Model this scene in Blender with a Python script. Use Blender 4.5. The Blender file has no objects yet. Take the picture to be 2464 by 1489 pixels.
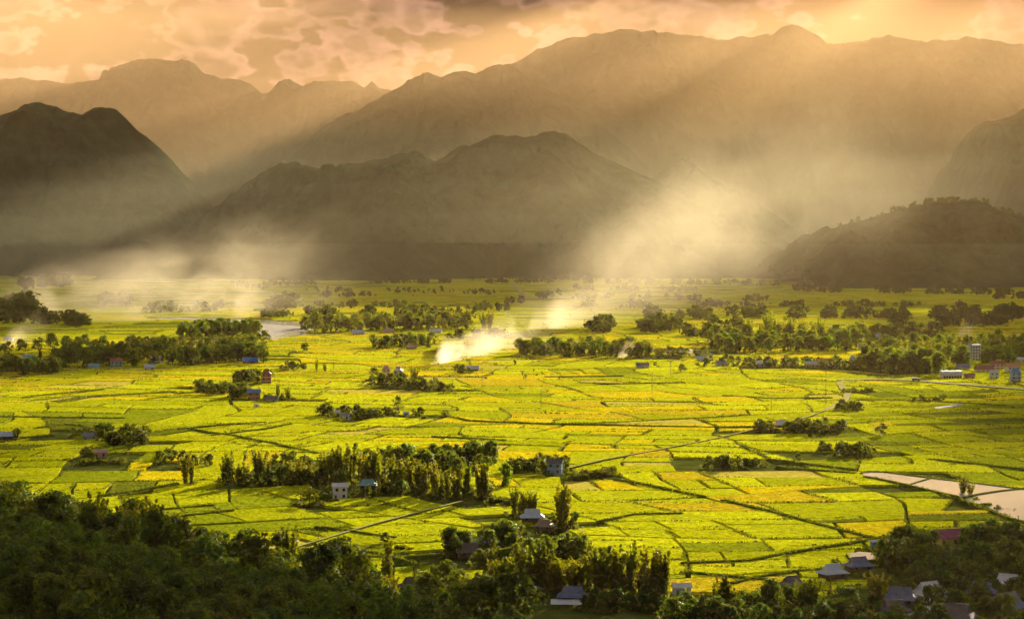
import bpy, math, random
import numpy as np
from mathutils import Vector, Euler, noise as mnoise

R = math.radians
random.seed(7)
rng = np.random.default_rng(7)
scn = bpy.context.scene
COL = scn.collection

# ------------------------------------------------------------------ camera
FPX, CU, CV, VH, CAMH = 4941.0, 1232.0, 744.5, 577.0, 130.0   # focal length and centre in picture units (picture 2464 wide), horizon line, eye height
cam = bpy.data.cameras.new('camera')
cam.angle = 2 * math.atan(CU / FPX)
cam.clip_start = 1.0
cam.clip_end = 60000.0
cam_o = bpy.data.objects.new('camera', cam)
COL.objects.link(cam_o)
cam_o.location = (0, 0, CAMH)
PITCH = math.atan((CV - VH) / FPX)
cam_o.rotation_euler = (math.pi / 2 - PITCH, 0, 0)
scn.camera = cam_o

# ------------------------------------------------------------------ sun, sky, exposure
SUN_AZ, SUN_EL = R(20), R(12.5)
SUN = Vector((math.sin(SUN_AZ) * math.cos(SUN_EL), math.cos(SUN_AZ) * math.cos(SUN_EL), math.sin(SUN_EL)))
sl = bpy.data.lights.new('sun', 'SUN')
sl.energy = 5.0
sl.angle = R(0.6)
sl.color = (1.0, 0.89, 0.66)
so = bpy.data.objects.new('sun', sl)
COL.objects.link(so)
so.rotation_euler = SUN.to_track_quat('Z', 'Y').to_euler()
so.location = (0, 0, 3000)

world = bpy.data.worlds.new('World')
scn.world = world
world.use_nodes = True


def build_world():
    nt = world.node_tree
    N, L = nt.nodes, nt.links
    N.clear()
    out = N.new('ShaderNodeOutputWorld')
    bg = N.new('ShaderNodeBackground')
    bg.inputs['Strength'].default_value = 0.1
    L.new(bg.outputs[0], out.inputs[0])
    sky = N.new('ShaderNodeTexSky')
    sky.sky_type = 'NISHITA'
    sky.sun_disc = False
    sky.sun_elevation = SUN_EL
    sky.sun_rotation = SUN_AZ
    sky.air_density = 1.3
    sky.dust_density = 0.8
    tint = N.new('ShaderNodeMix'); tint.data_type = 'RGBA'; tint.blend_type = 'MULTIPLY'
    tint.inputs[0].default_value = 1.0
    L.new(sky.outputs[0], tint.inputs[6])
    tc = N.new('ShaderNodeTexCoord')
    sep = N.new('ShaderNodeSeparateXYZ')
    L.new(tc.outputs['Generated'], sep.inputs[0])
    up = N.new('ShaderNodeMapRange'); up.interpolation_type = 'SMOOTHSTEP'
    up.inputs[1].default_value = 0.10; up.inputs[2].default_value = 0.55
    L.new(sep.outputs[2], up.inputs[0])

    def low_high(low, high):
        m = N.new('ShaderNodeMix'); m.data_type = 'RGBA'
        m.inputs[6].default_value = low; m.inputs[7].default_value = high
        L.new(up.outputs[0], m.inputs[0])
        return m.outputs[2]
    L.new(low_high((0.042, 0.025, 0.022, 1), (0.34, 0.40, 0.48, 1)), tint.inputs[7])      # dusty low sky, clear sky overhead
    mp = N.new('ShaderNodeMapping')
    mp.inputs['Scale'].default_value = (1, 1, 1.7)
    mp.inputs['Location'].default_value = SKY_SHIFT
    L.new(tc.outputs['Generated'], mp.inputs[0])

    def cloud_noise(src, det):
        n = N.new('ShaderNodeTexNoise')
        n.inputs['Scale'].default_value = 15.0
        n.inputs['Detail'].default_value = det
        n.inputs['Roughness'].default_value = 0.55
        n.inputs['Distortion'].default_value = 0.3
        L.new(src, n.inputs['Vector'])
        return n.outputs[0]
    body = cloud_noise(mp.outputs[0], 5.0)
    v = N.new('ShaderNodeTexVoronoi')                 # heaped, cauliflower-like tops
    v.inputs['Scale'].default_value = 42.0
    v.inputs['Detail'].default_value = 2.0
    v.inputs['Roughness'].default_value = 0.6
    L.new(mp.outputs[0], v.inputs['Vector'])
    m = N.new('ShaderNodeMath'); m.operation = 'MULTIPLY_ADD'
    m.inputs[1].default_value = -0.26
    L.new(v.outputs['Distance'], m.inputs[0]); L.new(body, m.inputs[2])
    a = N.new('ShaderNodeMath'); a.operation = 'ADD'; a.inputs[1].default_value = 0.12
    L.new(m.outputs[0], a.inputs[0])
    n1 = a.outputs[0]
    add = N.new('ShaderNodeVectorMath'); add.operation = 'ADD'
    add.inputs[1].default_value = (0.006, 0.0, 0.009)       # towards the sun, as seen from the valley
    L.new(mp.outputs[0], add.inputs[0])
    n2 = cloud_noise(add.outputs[0], 3.0)
    dif = N.new('ShaderNodeMath'); dif.operation = 'SUBTRACT'
    L.new(body, dif.inputs[0]); L.new(n2, dif.inputs[1])
    lit = N.new('ShaderNodeMapRange'); lit.interpolation_type = 'SMOOTHSTEP'
    lit.inputs[1].default_value = -0.06; lit.inputs[2].default_value = 0.10
    L.new(dif.outputs[0], lit.inputs[0])
    cov = N.new('ShaderNodeMapRange'); cov.interpolation_type = 'SMOOTHSTEP'
    cov.inputs[1].default_value = 0.30; cov.inputs[2].default_value = 0.36
    L.new(n1, cov.inputs[0])
    cc = N.new('ShaderNodeMix'); cc.data_type = 'RGBA'
    L.new(low_high(CLOUD_DARK, (0.45, 0.5, 0.58, 1)), cc.inputs[6])
    L.new(low_high(CLOUD_LIT, (1.7, 1.65, 1.6, 1)), cc.inputs[7])
    thick = N.new('ShaderNodeMapRange'); thick.interpolation_type = 'SMOOTHSTEP'      # thin edges let the sun through, thick cores do not
    thick.inputs[1].default_value = 0.37; thick.inputs[2].default_value = 0.47
    thick.inputs[3].default_value = 1.0; thick.inputs[4].default_value = 0.12
    L.new(n1, thick.inputs[0])
    half = N.new('ShaderNodeMath'); half.operation = 'MULTIPLY_ADD'
    half.inputs[1].default_value = 0.55; half.inputs[2].default_value = 0.0
    L.new(lit.outputs[0], half.inputs[0])
    both = N.new('ShaderNodeMath'); both.operation = 'ADD'; both.use_clamp = True
    sc2 = N.new('ShaderNodeMath'); sc2.operation = 'MULTIPLY'; sc2.inputs[1].default_value = 0.6
    L.new(thick.outputs[0], sc2.inputs[0])
    L.new(half.outputs[0], both.inputs[0]); L.new(sc2.outputs[0], both.inputs[1])
    L.new(both.outputs[0], cc.inputs[0])
    fin = N.new('ShaderNodeMix'); fin.data_type = 'RGBA'
    L.new(cov.outputs[0], fin.inputs[0])
    L.new(tint.outputs[2], fin.inputs[6])
    L.new(cc.outputs[2], fin.inputs[7])
    L.new(fin.outputs[2], bg.inputs[0])


SKY_SHIFT = (0.0, 0.0, 0.0)
CLOUD_DARK = (0.12, 0.06, 0.045, 1)
CLOUD_LIT = (2.6, 1.35, 0.95, 1)
build_world()
world.cycles.sampling_method = 'MANUAL'
world.cycles.sample_map_resolution = 512
scn.view_settings.view_transform = 'Standard'
scn.view_settings.look = 'None'
scn.view_settings.gamma = 1.0
scn.view_settings.exposure = 1.5
scn.render.engine = 'CYCLES'
scn.cycles.use_denoising = True
scn.cycles.max_bounces = 4
scn.cycles.diffuse_bounces = 1
scn.cycles.use_adaptive_sampling = True
scn.cycles.adaptive_threshold = 0.05
scn.cycles.adaptive_min_samples = 24
scn.cycles.glossy_bounces = 2
scn.cycles.transmission_bounces = 3
scn.cycles.transparent_max_bounces = 8
scn.cycles.volume_bounces = 0
scn.cycles.volume_max_steps = 256
scn.cycles.sample_clamp_indirect = 4.0

HAZE_DENSITY = 1.4e-5
HAZE_COLOR = (1.0, 0.67, 0.31, 1)
HAZE_TOP = 1620.0
MIST_DENSITY = 9.0e-5
VALLEY_MIST_DENSITY = 2.0e-5


# ------------------------------------------------------------------ helpers
def noise3(p):
    return Vector((mnoise.noise(p), mnoise.noise(p + Vector((31.7, 5.3, 11.1))), 0.0))


def G(u, v, z=0.0):
    """Point at height z that the picture shows at (u, v)."""
    cu, cv = (u - CU) / FPX, -(v - CV) / FPX
    d = Vector((cu, math.cos(PITCH) + cv * math.sin(PITCH), cv * math.cos(PITCH) - math.sin(PITCH)))
    t = (z - CAMH) / d.z
    return Vector((d.x * t, d.y * t, z))


def AT(u, v, y):
    """Point at depth y that the picture shows at (u, v)."""
    cu, cv = (u - CU) / FPX, -(v - CV) / FPX
    d = Vector((cu, math.cos(PITCH) + cv * math.sin(PITCH), cv * math.cos(PITCH) - math.sin(PITCH)))
    t = y / d.y
    return Vector((d.x * t, y, CAMH + d.z * t))


def UV(x, y, z):
    dy, dz = y * math.cos(PITCH) - (z - CAMH) * math.sin(PITCH), y * math.sin(PITCH) + (z - CAMH) * math.cos(PITCH)
    return CU + FPX * x / dy, CV - FPX * dz / dy


def hill_h(x, y):
    """Height of the wooded slope that climbs towards the viewpoint."""
    d = ((x + 12.0) * -250.0 + (y - 690.0) * -226.0) / 337.0
    w = 16.0 * mnoise.noise(Vector((x / 70.0, y / 70.0, 3.1)))
    d = d + w
    if d <= 0:
        return 0.0
    return 0.225 * d * min(1.0, d / 40.0) + (2.0 * mnoise.noise(Vector((x / 30.0, y / 30.0, 8.0))) if d > 20 else 0)


def mesh_from(name, V, F, mats=(), idx=None, smooth=False):
    me = bpy.data.meshes.new(name)
    me.from_pydata([tuple(v) for v in V], [], [tuple(f) for f in F])
    for m in mats:
        me.materials.append(m)
    if idx is not None:
        me.polygons.foreach_set('material_index', np.asarray(idx, dtype=np.int32))
    if smooth:
        me.polygons.foreach_set('use_smooth', np.ones(len(me.polygons), dtype=bool))
    me.update()
    return me


def quads_mesh(name, V, mat, smooth=False, idx=None, mats=None):
    """V (n,4,3): loose quads, fast."""
    n = len(V)
    me = bpy.data.meshes.new(name)
    me.vertices.add(4 * n)
    me.vertices.foreach_set('co', np.ascontiguousarray(V, dtype=np.float32).ravel())
    me.loops.add(4 * n)
    me.loops.foreach_set('vertex_index', np.arange(4 * n, dtype=np.int32))
    me.polygons.add(n)
    me.polygons.foreach_set('loop_start', np.arange(0, 4 * n, 4, dtype=np.int32))
    for m in (mats or [mat]):
        me.materials.append(m)
    if idx is not None:
        me.polygons.foreach_set('material_index', np.asarray(idx, dtype=np.int32))
    me.update(calc_edges=True)
    return me


def obj(name, me, parent=None, loc=None, rz=None, sc=None, **props):
    o = bpy.data.objects.new(name, me)
    COL.objects.link(o)
    if parent is not None:
        o.parent = parent
    if loc is not None:
        o.location = loc
    if rz is not None:
        o.rotation_euler = (0, 0, rz)
    if sc is not None:
        o.scale = sc if hasattr(sc, '__len__') else (sc, sc, sc)
    for k, v in props.items():
        o[k] = v
    return o


class MB:
    """Collects boxes, prisms and tubes into one mesh."""
    def __init__(self):
        self.v, self.f = [], []

    def add(self, V, F):
        b = len(self.v)
        self.v += [tuple(p) for p in V]
        self.f += [tuple(i + b for i in f) for f in F]
        return self

    def box(self, x0, x1, y0, y1, z0, z1):
        V = [(x, y, z) for z in (z0, z1) for y in (y0, y1) for x in (x0, x1)]
        return self.add(V, [(0, 2, 3, 1), (4, 5, 7, 6), (0, 1, 5, 4), (2, 6, 7, 3), (0, 4, 6, 2), (1, 3, 7, 5)])

    def tube(self, pts, radii, n=5):
        V, F = [], []
        for i, (p, r) in enumerate(zip(pts, radii)):
            p = Vector(p)
            a = Vector(pts[max(i - 1, 0)]); b = Vector(pts[min(i + 1, len(pts) - 1)])
            t = (b - a).normalized() if (b - a).length > 1e-6 else Vector((0, 0, 1))
            s = t.orthogonal().normalized(); q = t.cross(s)
            for k in range(n):
                an = 2 * math.pi * k / n
                V.append(p + s * (math.cos(an) * r) + q * (math.sin(an) * r))
        for i in range(len(pts) - 1):
            for k in range(n):
                F.append((i * n + k, i * n + (k + 1) % n, (i + 1) * n + (k + 1) % n, (i + 1) * n + k))
        F.append(tuple(range(len(V) - n, len(V))))
        F.append(tuple(reversed(range(n))))
        return self.add(V, F)

    def build(self, name, mat, parent=None, **kw):
        return obj(name, mesh_from(name, self.v, self.f, [mat]), parent, **kw)

    def mesh(self, name, mat):
        return mesh_from(name, self.v, self.f, [mat])


def ordw(n):
    a = ['', 'first', 'second', 'third', 'fourth', 'fifth', 'sixth', 'seventh', 'eighth', 'ninth', 'tenth', 'eleventh', 'twelfth', 'thirteenth', 'fourteenth',
         'fifteenth', 'sixteenth', 'seventeenth', 'eighteenth', 'nineteenth']
    t = {2: 'twent', 3: 'thirt', 4: 'fort', 5: 'fift', 6: 'sixt', 7: 'sevent', 8: 'eight', 9: 'ninet'}
    if n < 20:
        return a[n]
    if n < 100:
        return t[n // 10] + ('ieth' if n % 10 == 0 else 'y-' + a[n % 10])
    return 'hundred-and-' + ordw(n - 100) if n > 100 else 'hundredth'


# ------------------------------------------------------------------ materials
def material(name, col, rough=0.8, var=0.25, scale=0.3, bump=0.0, bscale=1.0, translucent=None, tw=0.4, rnd=0.0, spec=0.0, coords='Object', hue2=None, detail=5.0):
    m = bpy.data.materials.new(name)
    m.use_nodes = True
    nt = m.node_tree
    N, L = nt.nodes, nt.links
    N.clear()
    out = N.new('ShaderNodeOutputMaterial')
    p = N.new('ShaderNodeBsdfPrincipled')
    p.inputs['Roughness'].default_value = rough
    p.inputs['Specular IOR Level'].default_value = spec
    tc = N.new('ShaderNodeTexCoord')
    no = N.new('ShaderNodeTexNoise')
    no.inputs['Scale'].default_value = scale
    no.inputs['Detail'].default_value = detail
    no.inputs['Roughness'].default_value = 0.65
    geo = N.new('ShaderNodeNewGeometry')
    src = geo.outputs['Position'] if coords == 'World' else tc.outputs['Object']
    L.new(src, no.inputs['Vector'])
    mr = N.new('ShaderNodeMapRange')
    mr.inputs[1].default_value = 0.3; mr.inputs[2].default_value = 0.7
    L.new(no.outputs[0], mr.inputs[0])
    mix = N.new('ShaderNodeMix'); mix.data_type = 'RGBA'
    c1 = tuple(c * (1 - var) for c in col)
    c2 = tuple(min(1, c * (1 + var)) for c in (hue2 or col))
    mix.inputs[6].default_value = (*c1, 1)
    mix.inputs[7].default_value = (*c2, 1)
    L.new(mr.outputs[0], mix.inputs[0])
    colour = mix.outputs[2]
    if rnd:
        oi = N.new('ShaderNodeObjectInfo')
        hs = N.new('ShaderNodeHueSaturation')
        vr = N.new('ShaderNodeMapRange')
        vr.inputs[3].default_value = 1 - rnd; vr.inputs[4].default_value = 1 + rnd
        L.new(oi.outputs['Random'], vr.inputs[0])
        L.new(vr.outputs[0], hs.inputs['Value'])
        hr = N.new('ShaderNodeMapRange')
        hr.inputs[3].default_value = 0.48; hr.inputs[4].default_value = 0.52
        mm = N.new('ShaderNodeMath'); mm.operation = 'FRACT'
        mu = N.new('ShaderNodeMath'); mu.operation = 'MULTIPLY'; mu.inputs[1].default_value = 17.3
        L.new(oi.outputs['Random'], mu.inputs[0]); L.new(mu.outputs[0], mm.inputs[0]); L.new(mm.outputs[0], hr.inputs[0])
        L.new(hr.outputs[0], hs.inputs['Hue'])
        L.new(colour, hs.inputs['Color'])
        colour = hs.outputs[0]
    L.new(colour, p.inputs['Base Color'])
    if bump:
        bn = N.new('ShaderNodeTexNoise')
        bn.inputs['Scale'].default_value = bscale
        bn.inputs['Detail'].default_value = 3.0
        L.new(src, bn.inputs['Vector'])
        bp = N.new('ShaderNodeBump')
        bp.inputs['Strength'].default_value = min(1.0, bump)
        bp.inputs['Distance'].default_value = max(1.0, bump)
        L.new(bn.outputs[0], bp.inputs['Height'])
        L.new(bp.outputs[0], p.inputs['Normal'])
    if translucent:
        tr = N.new('ShaderNodeBsdfTranslucent')
        tm = N.new('ShaderNodeMix'); tm.data_type = 'RGBA'; tm.blend_type = 'MULTIPLY'
        tm.inputs[0].default_value = 1.0
        tm.inputs[7].default_value = (*translucent, 1)
        L.new(colour, tm.inputs[6])
        L.new(tm.outputs[2], tr.inputs[0])
        ms = N.new('ShaderNodeMixShader')
        ms.inputs[0].default_value = tw
        L.new(p.outputs[0], ms.inputs[1]); L.new(tr.outputs[0], ms.inputs[2])
        L.new(ms.outputs[0], out.inputs[0])
    else:
        L.new(p.outputs[0], out.inputs[0])
    return m


M = {}
M['soil'] = material('soil_and_grass', (0.085, 0.10, 0.014), var=0.5, scale=0.09, bump=0.3, bscale=0.7, coords='World')
M['forest_floor'] = material('forest_floor', (0.03, 0.032, 0.010), var=0.4, scale=0.1)
M['mountain'] = material('mountain_forest', (0.028, 0.042, 0.018), var=0.85, scale=0.012, bump=14.0, bscale=0.03, coords='World', detail=8)
RICE = [((0.52, 0.55, 0.008), 'rice_yellow_green'), ((0.70, 0.57, 0.008), 'rice_golden'), ((0.43, 0.46, 0.006), 'rice_green'), ((0.29, 0.34, 0.008), 'rice_deep_green'),
        ((0.60, 0.62, 0.008), 'rice_lime'), ((0.60, 0.48, 0.014), 'rice_ripe_orange'), ((0.50, 0.51, 0.006), 'rice_olive'), ((0.58, 0.50, 0.06), 'rice_stubble'), ((0.18, 0.21, 0.012), 'rice_dark')]
RM = [material(n, c, var=0.42, scale=0.30, bump=1.0, bscale=0.6, rough=1.0, spec=0.0, coords='World', hue2=(c[0] * 1.05, c[1] * 0.97, c[2]), detail=6) for c, n in RICE]
M['leaf'] = material('broadleaf_foliage', (0.018, 0.044, 0.014), var=0.45, scale=0.25, translucent=(16.0, 8.0, 0.25), tw=0.40, rnd=0.3, spec=0.2, rough=0.6)
M['bamboo'] = material('bamboo_foliage', (0.026, 0.048, 0.014), var=0.4, scale=0.2, translucent=(18, 9.5, 0.3), tw=0.45, rnd=0.25, spec=0.2, rough=0.6)
M['bush'] = material('bush_foliage', (0.032, 0.048, 0.012), var=0.4, scale=0.15, translucent=(8, 5.5, 0.5), tw=0.4, rnd=0.3, spec=0.2, rough=0.7)
M['palm'] = material('palm_fronds', (0.08, 0.095, 0.012), var=0.3, scale=0.3, translucent=(4, 3.4, 0.8), tw=0.4, rnd=0.2, rough=0.5)
M['bark'] = material('bark', (0.10, 0.075, 0.05), var=0.4, scale=1.5)
M['culm'] = material('bamboo_stalks', (0.16, 0.17, 0.05), var=0.3, scale=0.8)
M['farleaf'] = material('far_foliage', (0.04, 0.058, 0.018), var=0.4, scale=0.03, translucent=(4, 3.2, 0.9), tw=0.35, coords='World')
M['bank'] = material('bank_grass', (0.10, 0.12, 0.012), var=0.4, scale=0.3, bump=0.8, bscale=0.8, coords='World')
M['dirt'] = material('dirt_track', (0.48, 0.43, 0.15), var=0.3, scale=0.4, coords='World')
M['road'] = material('concrete_road', (0.55, 0.47, 0.36), var=0.15, scale=0.3, coords='World')
M['sand'] = material('river_gravel', (0.58, 0.52, 0.42), var=0.3, scale=0.08, bump=0.5, bscale=0.3, coords='World')


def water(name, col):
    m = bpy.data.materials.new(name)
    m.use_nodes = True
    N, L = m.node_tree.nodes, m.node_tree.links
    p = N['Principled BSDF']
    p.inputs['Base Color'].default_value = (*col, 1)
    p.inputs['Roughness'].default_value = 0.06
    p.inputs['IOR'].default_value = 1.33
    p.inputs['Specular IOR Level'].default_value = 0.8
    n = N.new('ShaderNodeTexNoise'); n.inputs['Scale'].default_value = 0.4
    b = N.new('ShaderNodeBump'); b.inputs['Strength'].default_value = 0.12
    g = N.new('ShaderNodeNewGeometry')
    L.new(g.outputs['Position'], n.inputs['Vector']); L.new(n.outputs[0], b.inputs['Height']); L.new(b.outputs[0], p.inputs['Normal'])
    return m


M['water'] = water('pond_water', (0.52, 0.50, 0.38))  # muddy colour, lightened to carry the bright sky reflection


def roof_mat(name, col, rough=0.45, stripe=2.0):
    m = material(name, col, rough=rough, var=0.30, scale=0.55, spec=0.3, hue2=(col[0] * 0.75 + 0.06, col[1] * 0.7 + 0.03, col[2] * 0.65 + 0.015))
    N, L = m.node_tree.nodes, m.node_tree.links
    p = [n for n in N if n.type == 'BSDF_PRINCIPLED'][0]
    w = N.new('ShaderNodeTexWave'); w.inputs['Scale'].default_value = stripe
    tc = [n for n in N if n.type == 'TEX_COORD'][0]
    b = N.new('ShaderNodeBump'); b.inputs['Strength'].default_value = 0.5; b.inputs['Distance'].default_value = 0.05
    L.new(tc.outputs['Object'], w.inputs['Vector']); L.new(w.outputs[0], b.inputs['Height']); L.new(b.outputs[0], p.inputs['Normal'])
    return m


ROOF = {
    'pale blue': roof_mat('roof_pale_blue', (0.50, 0.60, 0.72)), 'white': roof_mat('roof_white', (0.72, 0.72, 0.70)), 'grey': roof_mat('roof_grey', (0.24, 0.24, 0.25)),
    'blue': roof_mat('roof_blue', (0.04, 0.20, 0.62)), 'teal': roof_mat('roof_teal', (0.18, 0.46, 0.48)), 'red': roof_mat('roof_red', (0.30, 0.09, 0.06)),
    'maroon': roof_mat('roof_maroon', (0.28, 0.02, 0.10)), 'dark': roof_mat('roof_dark', (0.07, 0.07, 0.085)), 'thatch': material('roof_thatch', (0.14, 0.12, 0.09), var=0.35, scale=1.2, bump=0.4, bscale=3),
    'slate blue': roof_mat('roof_slate_blue', (0.12, 0.16, 0.26)), 'brown': roof_mat('roof_brown', (0.26, 0.18, 0.12)), 'pink': roof_mat('roof_pink', (0.55, 0.33, 0.28)), 'orange': roof_mat('roof_orange', (0.6, 0.25, 0.1)),
}
WALL = {
    'wood': material('wall_wood', (0.16, 0.11, 0.07), var=0.3, scale=1.5), 'white': material('wall_white', (0.70, 0.69, 0.66), var=0.1, scale=0.6), 'yellow': material('wall_yellow', (0.62, 0.46, 0.14), var=0.12, scale=0.6),
    'brick': material('wall_brick', (0.34, 0.16, 0.11), var=0.25, scale=1.0), 'pink': material('wall_pink', (0.60, 0.38, 0.32), var=0.12, scale=0.6), 'blue': material('wall_blue', (0.25, 0.38, 0.52), var=0.12, scale=0.6),
    'grey': material('wall_grey', (0.40, 0.40, 0.40), var=0.15, scale=0.6),
}
M['glass'] = material('window_glass', (0.03, 0.035, 0.045), rough=0.15, var=0.2, spec=0.5)
M['post'] = material('timber_post', (0.13, 0.095, 0.065), var=0.3, scale=2)
M['pole'] = material('pole_concrete', (0.22, 0.20, 0.17), var=0.2, scale=1)

# ------------------------------------------------------------------ ground
def axis(a, b, d0, c0, c1):
    """coordinates from a to b: step d0 between c0 and c1, growing outside"""
    xs = list(np.arange(c0, c1 + 0.1, d0))
    s = d0
    while xs[-1] < b:
        s *= 1.35
        xs.append(min(b, xs[-1] + s))
    s = d0
    while xs[0] > a:
        s *= 1.35
        xs.insert(0, max(a, xs[0] - s))
    return xs


def build_ground():
    xs, ys = axis(-8500, 8500, 12, -420, 300), axis(-400, 13800, 12, 0, 1080)
    V = [(x, y, hill_h(x, y)) for y in ys for x in xs]
    nx = len(xs)
    F = [(j * nx + i, j * nx + i + 1, (j + 1) * nx + i + 1, (j + 1) * nx + i) for j in range(len(ys) - 1) for i in range(nx - 1)]
    return obj('valley_floor', mesh_from('valley_floor', V, F, [M['soil']], smooth=True), kind='structure')


ground = build_ground()


# ------------------------------------------------------------------ mountains
def fbm(x, y, s, seed, octs=5, ridged=False):
    v, a, f = 0.0, 1.0, 1.0 / s
    for k in range(octs):
        n = mnoise.noise(Vector((x * f, y * f, seed + k * 7.7)))
        v += a * ((1 - 2 * abs(n)) if ridged else n)
        a *= 0.5; f *= 2.05
    return v


def mountain(name, ridge, dist, front, back, seed, nx=300, ny=80, spur=0.28, lift=0.0, lab=None):
    """A range whose crest line runs through the given (u, v) points at depth dist; its feet reach front metres this way and back metres away."""
    us = np.array([p[0] for p in ridge], float); vs = np.array([p[1] for p in ridge], float)
    uu = np.linspace(us[0], us[-1], nx)
    vv = np.interp(uu, us, vs)
    V, F = [], []
    ts = np.concatenate([np.linspace(-1, 0, ny - ny // 4, endpoint=False), np.linspace(0, 1, ny // 4)])
    for i, u in enumerate(uu):
        c = AT(u, vv[i], dist)
        hr = max(c.z, 2.0)
        hr *= 1 + 0.012 * fbm(c.x, 0, 90, seed, 4)
        for t in ts:
            y = dist + (t * front * (1 + 0.38 * fbm(c.x, 0, 700, seed + 9, 4)) if t < 0 else t * back)
            x = c.x * (1 + 0.0 * t)
            a = abs(t)
            prof = (1 - a) ** 1.25
            sp = fbm(x, y * 0.45, 900, seed, 5, True)
            env = math.sin(math.pi * min(1, a)) ** 0.8
            z = hr * prof * (1 + 0 * t) + hr * spur * env * (sp - 0.35) * 0.8 + 48 * env * fbm(x, y, 190, seed + 3, 5, True) - 20 * env
            V.append((x, y, max(-1.2, z if a < 0.999 else -1.2)))
    n = len(ts)
    for i in range(nx - 1):
        for j in range(n - 1):
            F.append((i * n + j, (i + 1) * n + j, (i + 1) * n + j + 1, i * n + j + 1))
    o = obj(name, mesh_from(name, V, F, [M['mountain']], smooth=True), kind='structure')
    if lab:
        o['label'] = lab
    return o


MOUNT_LEFT = [(-420, 330), (-250, 260), (-120, 300), (-60, 290), (0, 278), (45, 266), (100, 254), (140, 262), (160, 272), (188, 283), (215, 268), (245, 257), (278, 264), (300, 282), (325, 312), (370, 345), (400, 372),
              (430, 405), (470, 450), (520, 520), (570, 600), (610, 660)]
MOUNT_CENTRE = [(380, 660), (440, 600), (500, 545), (545, 505), (590, 465), (640, 430), (680, 412), (710, 405), (760, 405), (800, 413), (850, 402), (900, 391), (950, 380), (1000, 374), (1025, 380), (1045, 396), (1070, 388),
                (1110, 366), (1150, 350), (1195, 341), (1240, 333), (1262, 338), (1290, 332), (1315, 318), (1335, 315), (1360, 322), (1385, 338), (1420, 362), (1470, 384), (1520, 408), (1570, 432), (1640, 470), (1720, 515), (1800, 560), (1880, 610), (1950, 660)]
MOUNT_KNOLL = [(1400, 660), (1480, 560), (1540, 480), (1580, 420), (1610, 396), (1638, 387), (1665, 396), (1690, 414), (1730, 440), (1790, 480), (1850, 520), (1930, 570), (2010, 630)]
MOUNT_RIGHT = [(1880, 668), (1930, 625), (1965, 585), (2000, 562), (2050, 542), (2110, 524), (2160, 510), (2210, 496), (2255, 490), (2300, 488), (2340, 483), (2372, 492), (2410, 512), (2464, 528), (2540, 520), (2640, 560), (2760, 640)]
MOUNT_EDGE = [(2200, 640), (2260, 520), (2300, 420), (2330, 330), (2360, 296), (2385, 292), (2410, 286), (2440, 278), (2464, 262), (2520, 225), (2600, 190), (2700, 240), (2850, 380), (3000, 560)]
MOUNT_MID = [(560, 560), (640, 440), (700, 375), (760, 322), (820, 285), (870, 262), (920, 232), (965, 205), (1000, 187), (1030, 178), (1062, 186), (1090, 175), (1115, 171), (1145, 177), (1175, 164), (1202, 151), (1225, 158), (1250, 172),
             (1290, 200), (1340, 228), (1400, 270), (1480, 330), (1560, 400), (1700, 520)]
MOUNT_FAR_LEFT = [(-300, 210), (-100, 190), (60, 190), (180, 200), (250, 190), (285, 168), (330, 150), (372, 144), (410, 153), (445, 149), (470, 163), (490, 178), (530, 187), (560, 190), (580, 192), (605, 205), (628, 226), (648, 224), (668, 203), (690, 194),
                  (712, 208), (735, 218), (757, 197), (800, 196), (848, 196), (880, 212), (940, 218), (1000, 232), (1100, 300), (1300, 420)]
MOUNT_FAR_RIGHT = [(1080, 300), (1160, 215), (1230, 156), (1265, 138), (1290, 122), (1335, 104), (1365, 92), (1400, 88), (1440, 84), (1480, 81), (1505, 76), (1540, 83), (1572, 80), (1620, 82), (1660, 86), (1690, 85), (1728, 98), (1760, 93), (1800, 91),
                   (1832, 86), (1848, 78), (1862, 80), (1880, 68), (1905, 57), (1925, 62), (1955, 80), (1990, 104), (2040, 104), (2070, 100), (2110, 90), (2140, 83), (2170, 94), (2230, 104), (2330, 90), (2464, 110), (2650, 90), (2900, 140), (3200, 200)]
mountain('mountain', MOUNT_LEFT, 8300, 1150, 1500, 1.3, lab='dark twin-topped mountain at the edge of the valley')
mountain('mountain', MOUNT_CENTRE, 8000, 1300, 1500, 12.7, nx=360, lab='long dark ridge across the end of the valley')
mountain('mountain', MOUNT_KNOLL, 8900, 900, 900, 23.1, nx=150, lab='small peak behind the long dark ridge')
mountain('hill', MOUNT_RIGHT, 6300, 750, 800, 31.9, nx=240, lab='low wooded hill at the edge of the plain')
mountain('mountain', MOUNT_EDGE, 9600, 1200, 1500, 44.2, nx=180, lab='dark slope behind the low wooded hill')
mountain('mountain', MOUNT_MID, 11200, 1500, 1200, 53.4, nx=300, lab='hazy pointed ridge behind the long dark ridge')
mountain('mountain', MOUNT_FAR_LEFT, 12700, 1500, 900, 61.8, nx=340, lab='pale far range under the cloudy sky')
mountain('mountain', MOUNT_FAR_RIGHT, 12500, 1400, 900, 71.2, nx=420, lab='broad far massif with a pointed summit')

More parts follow.
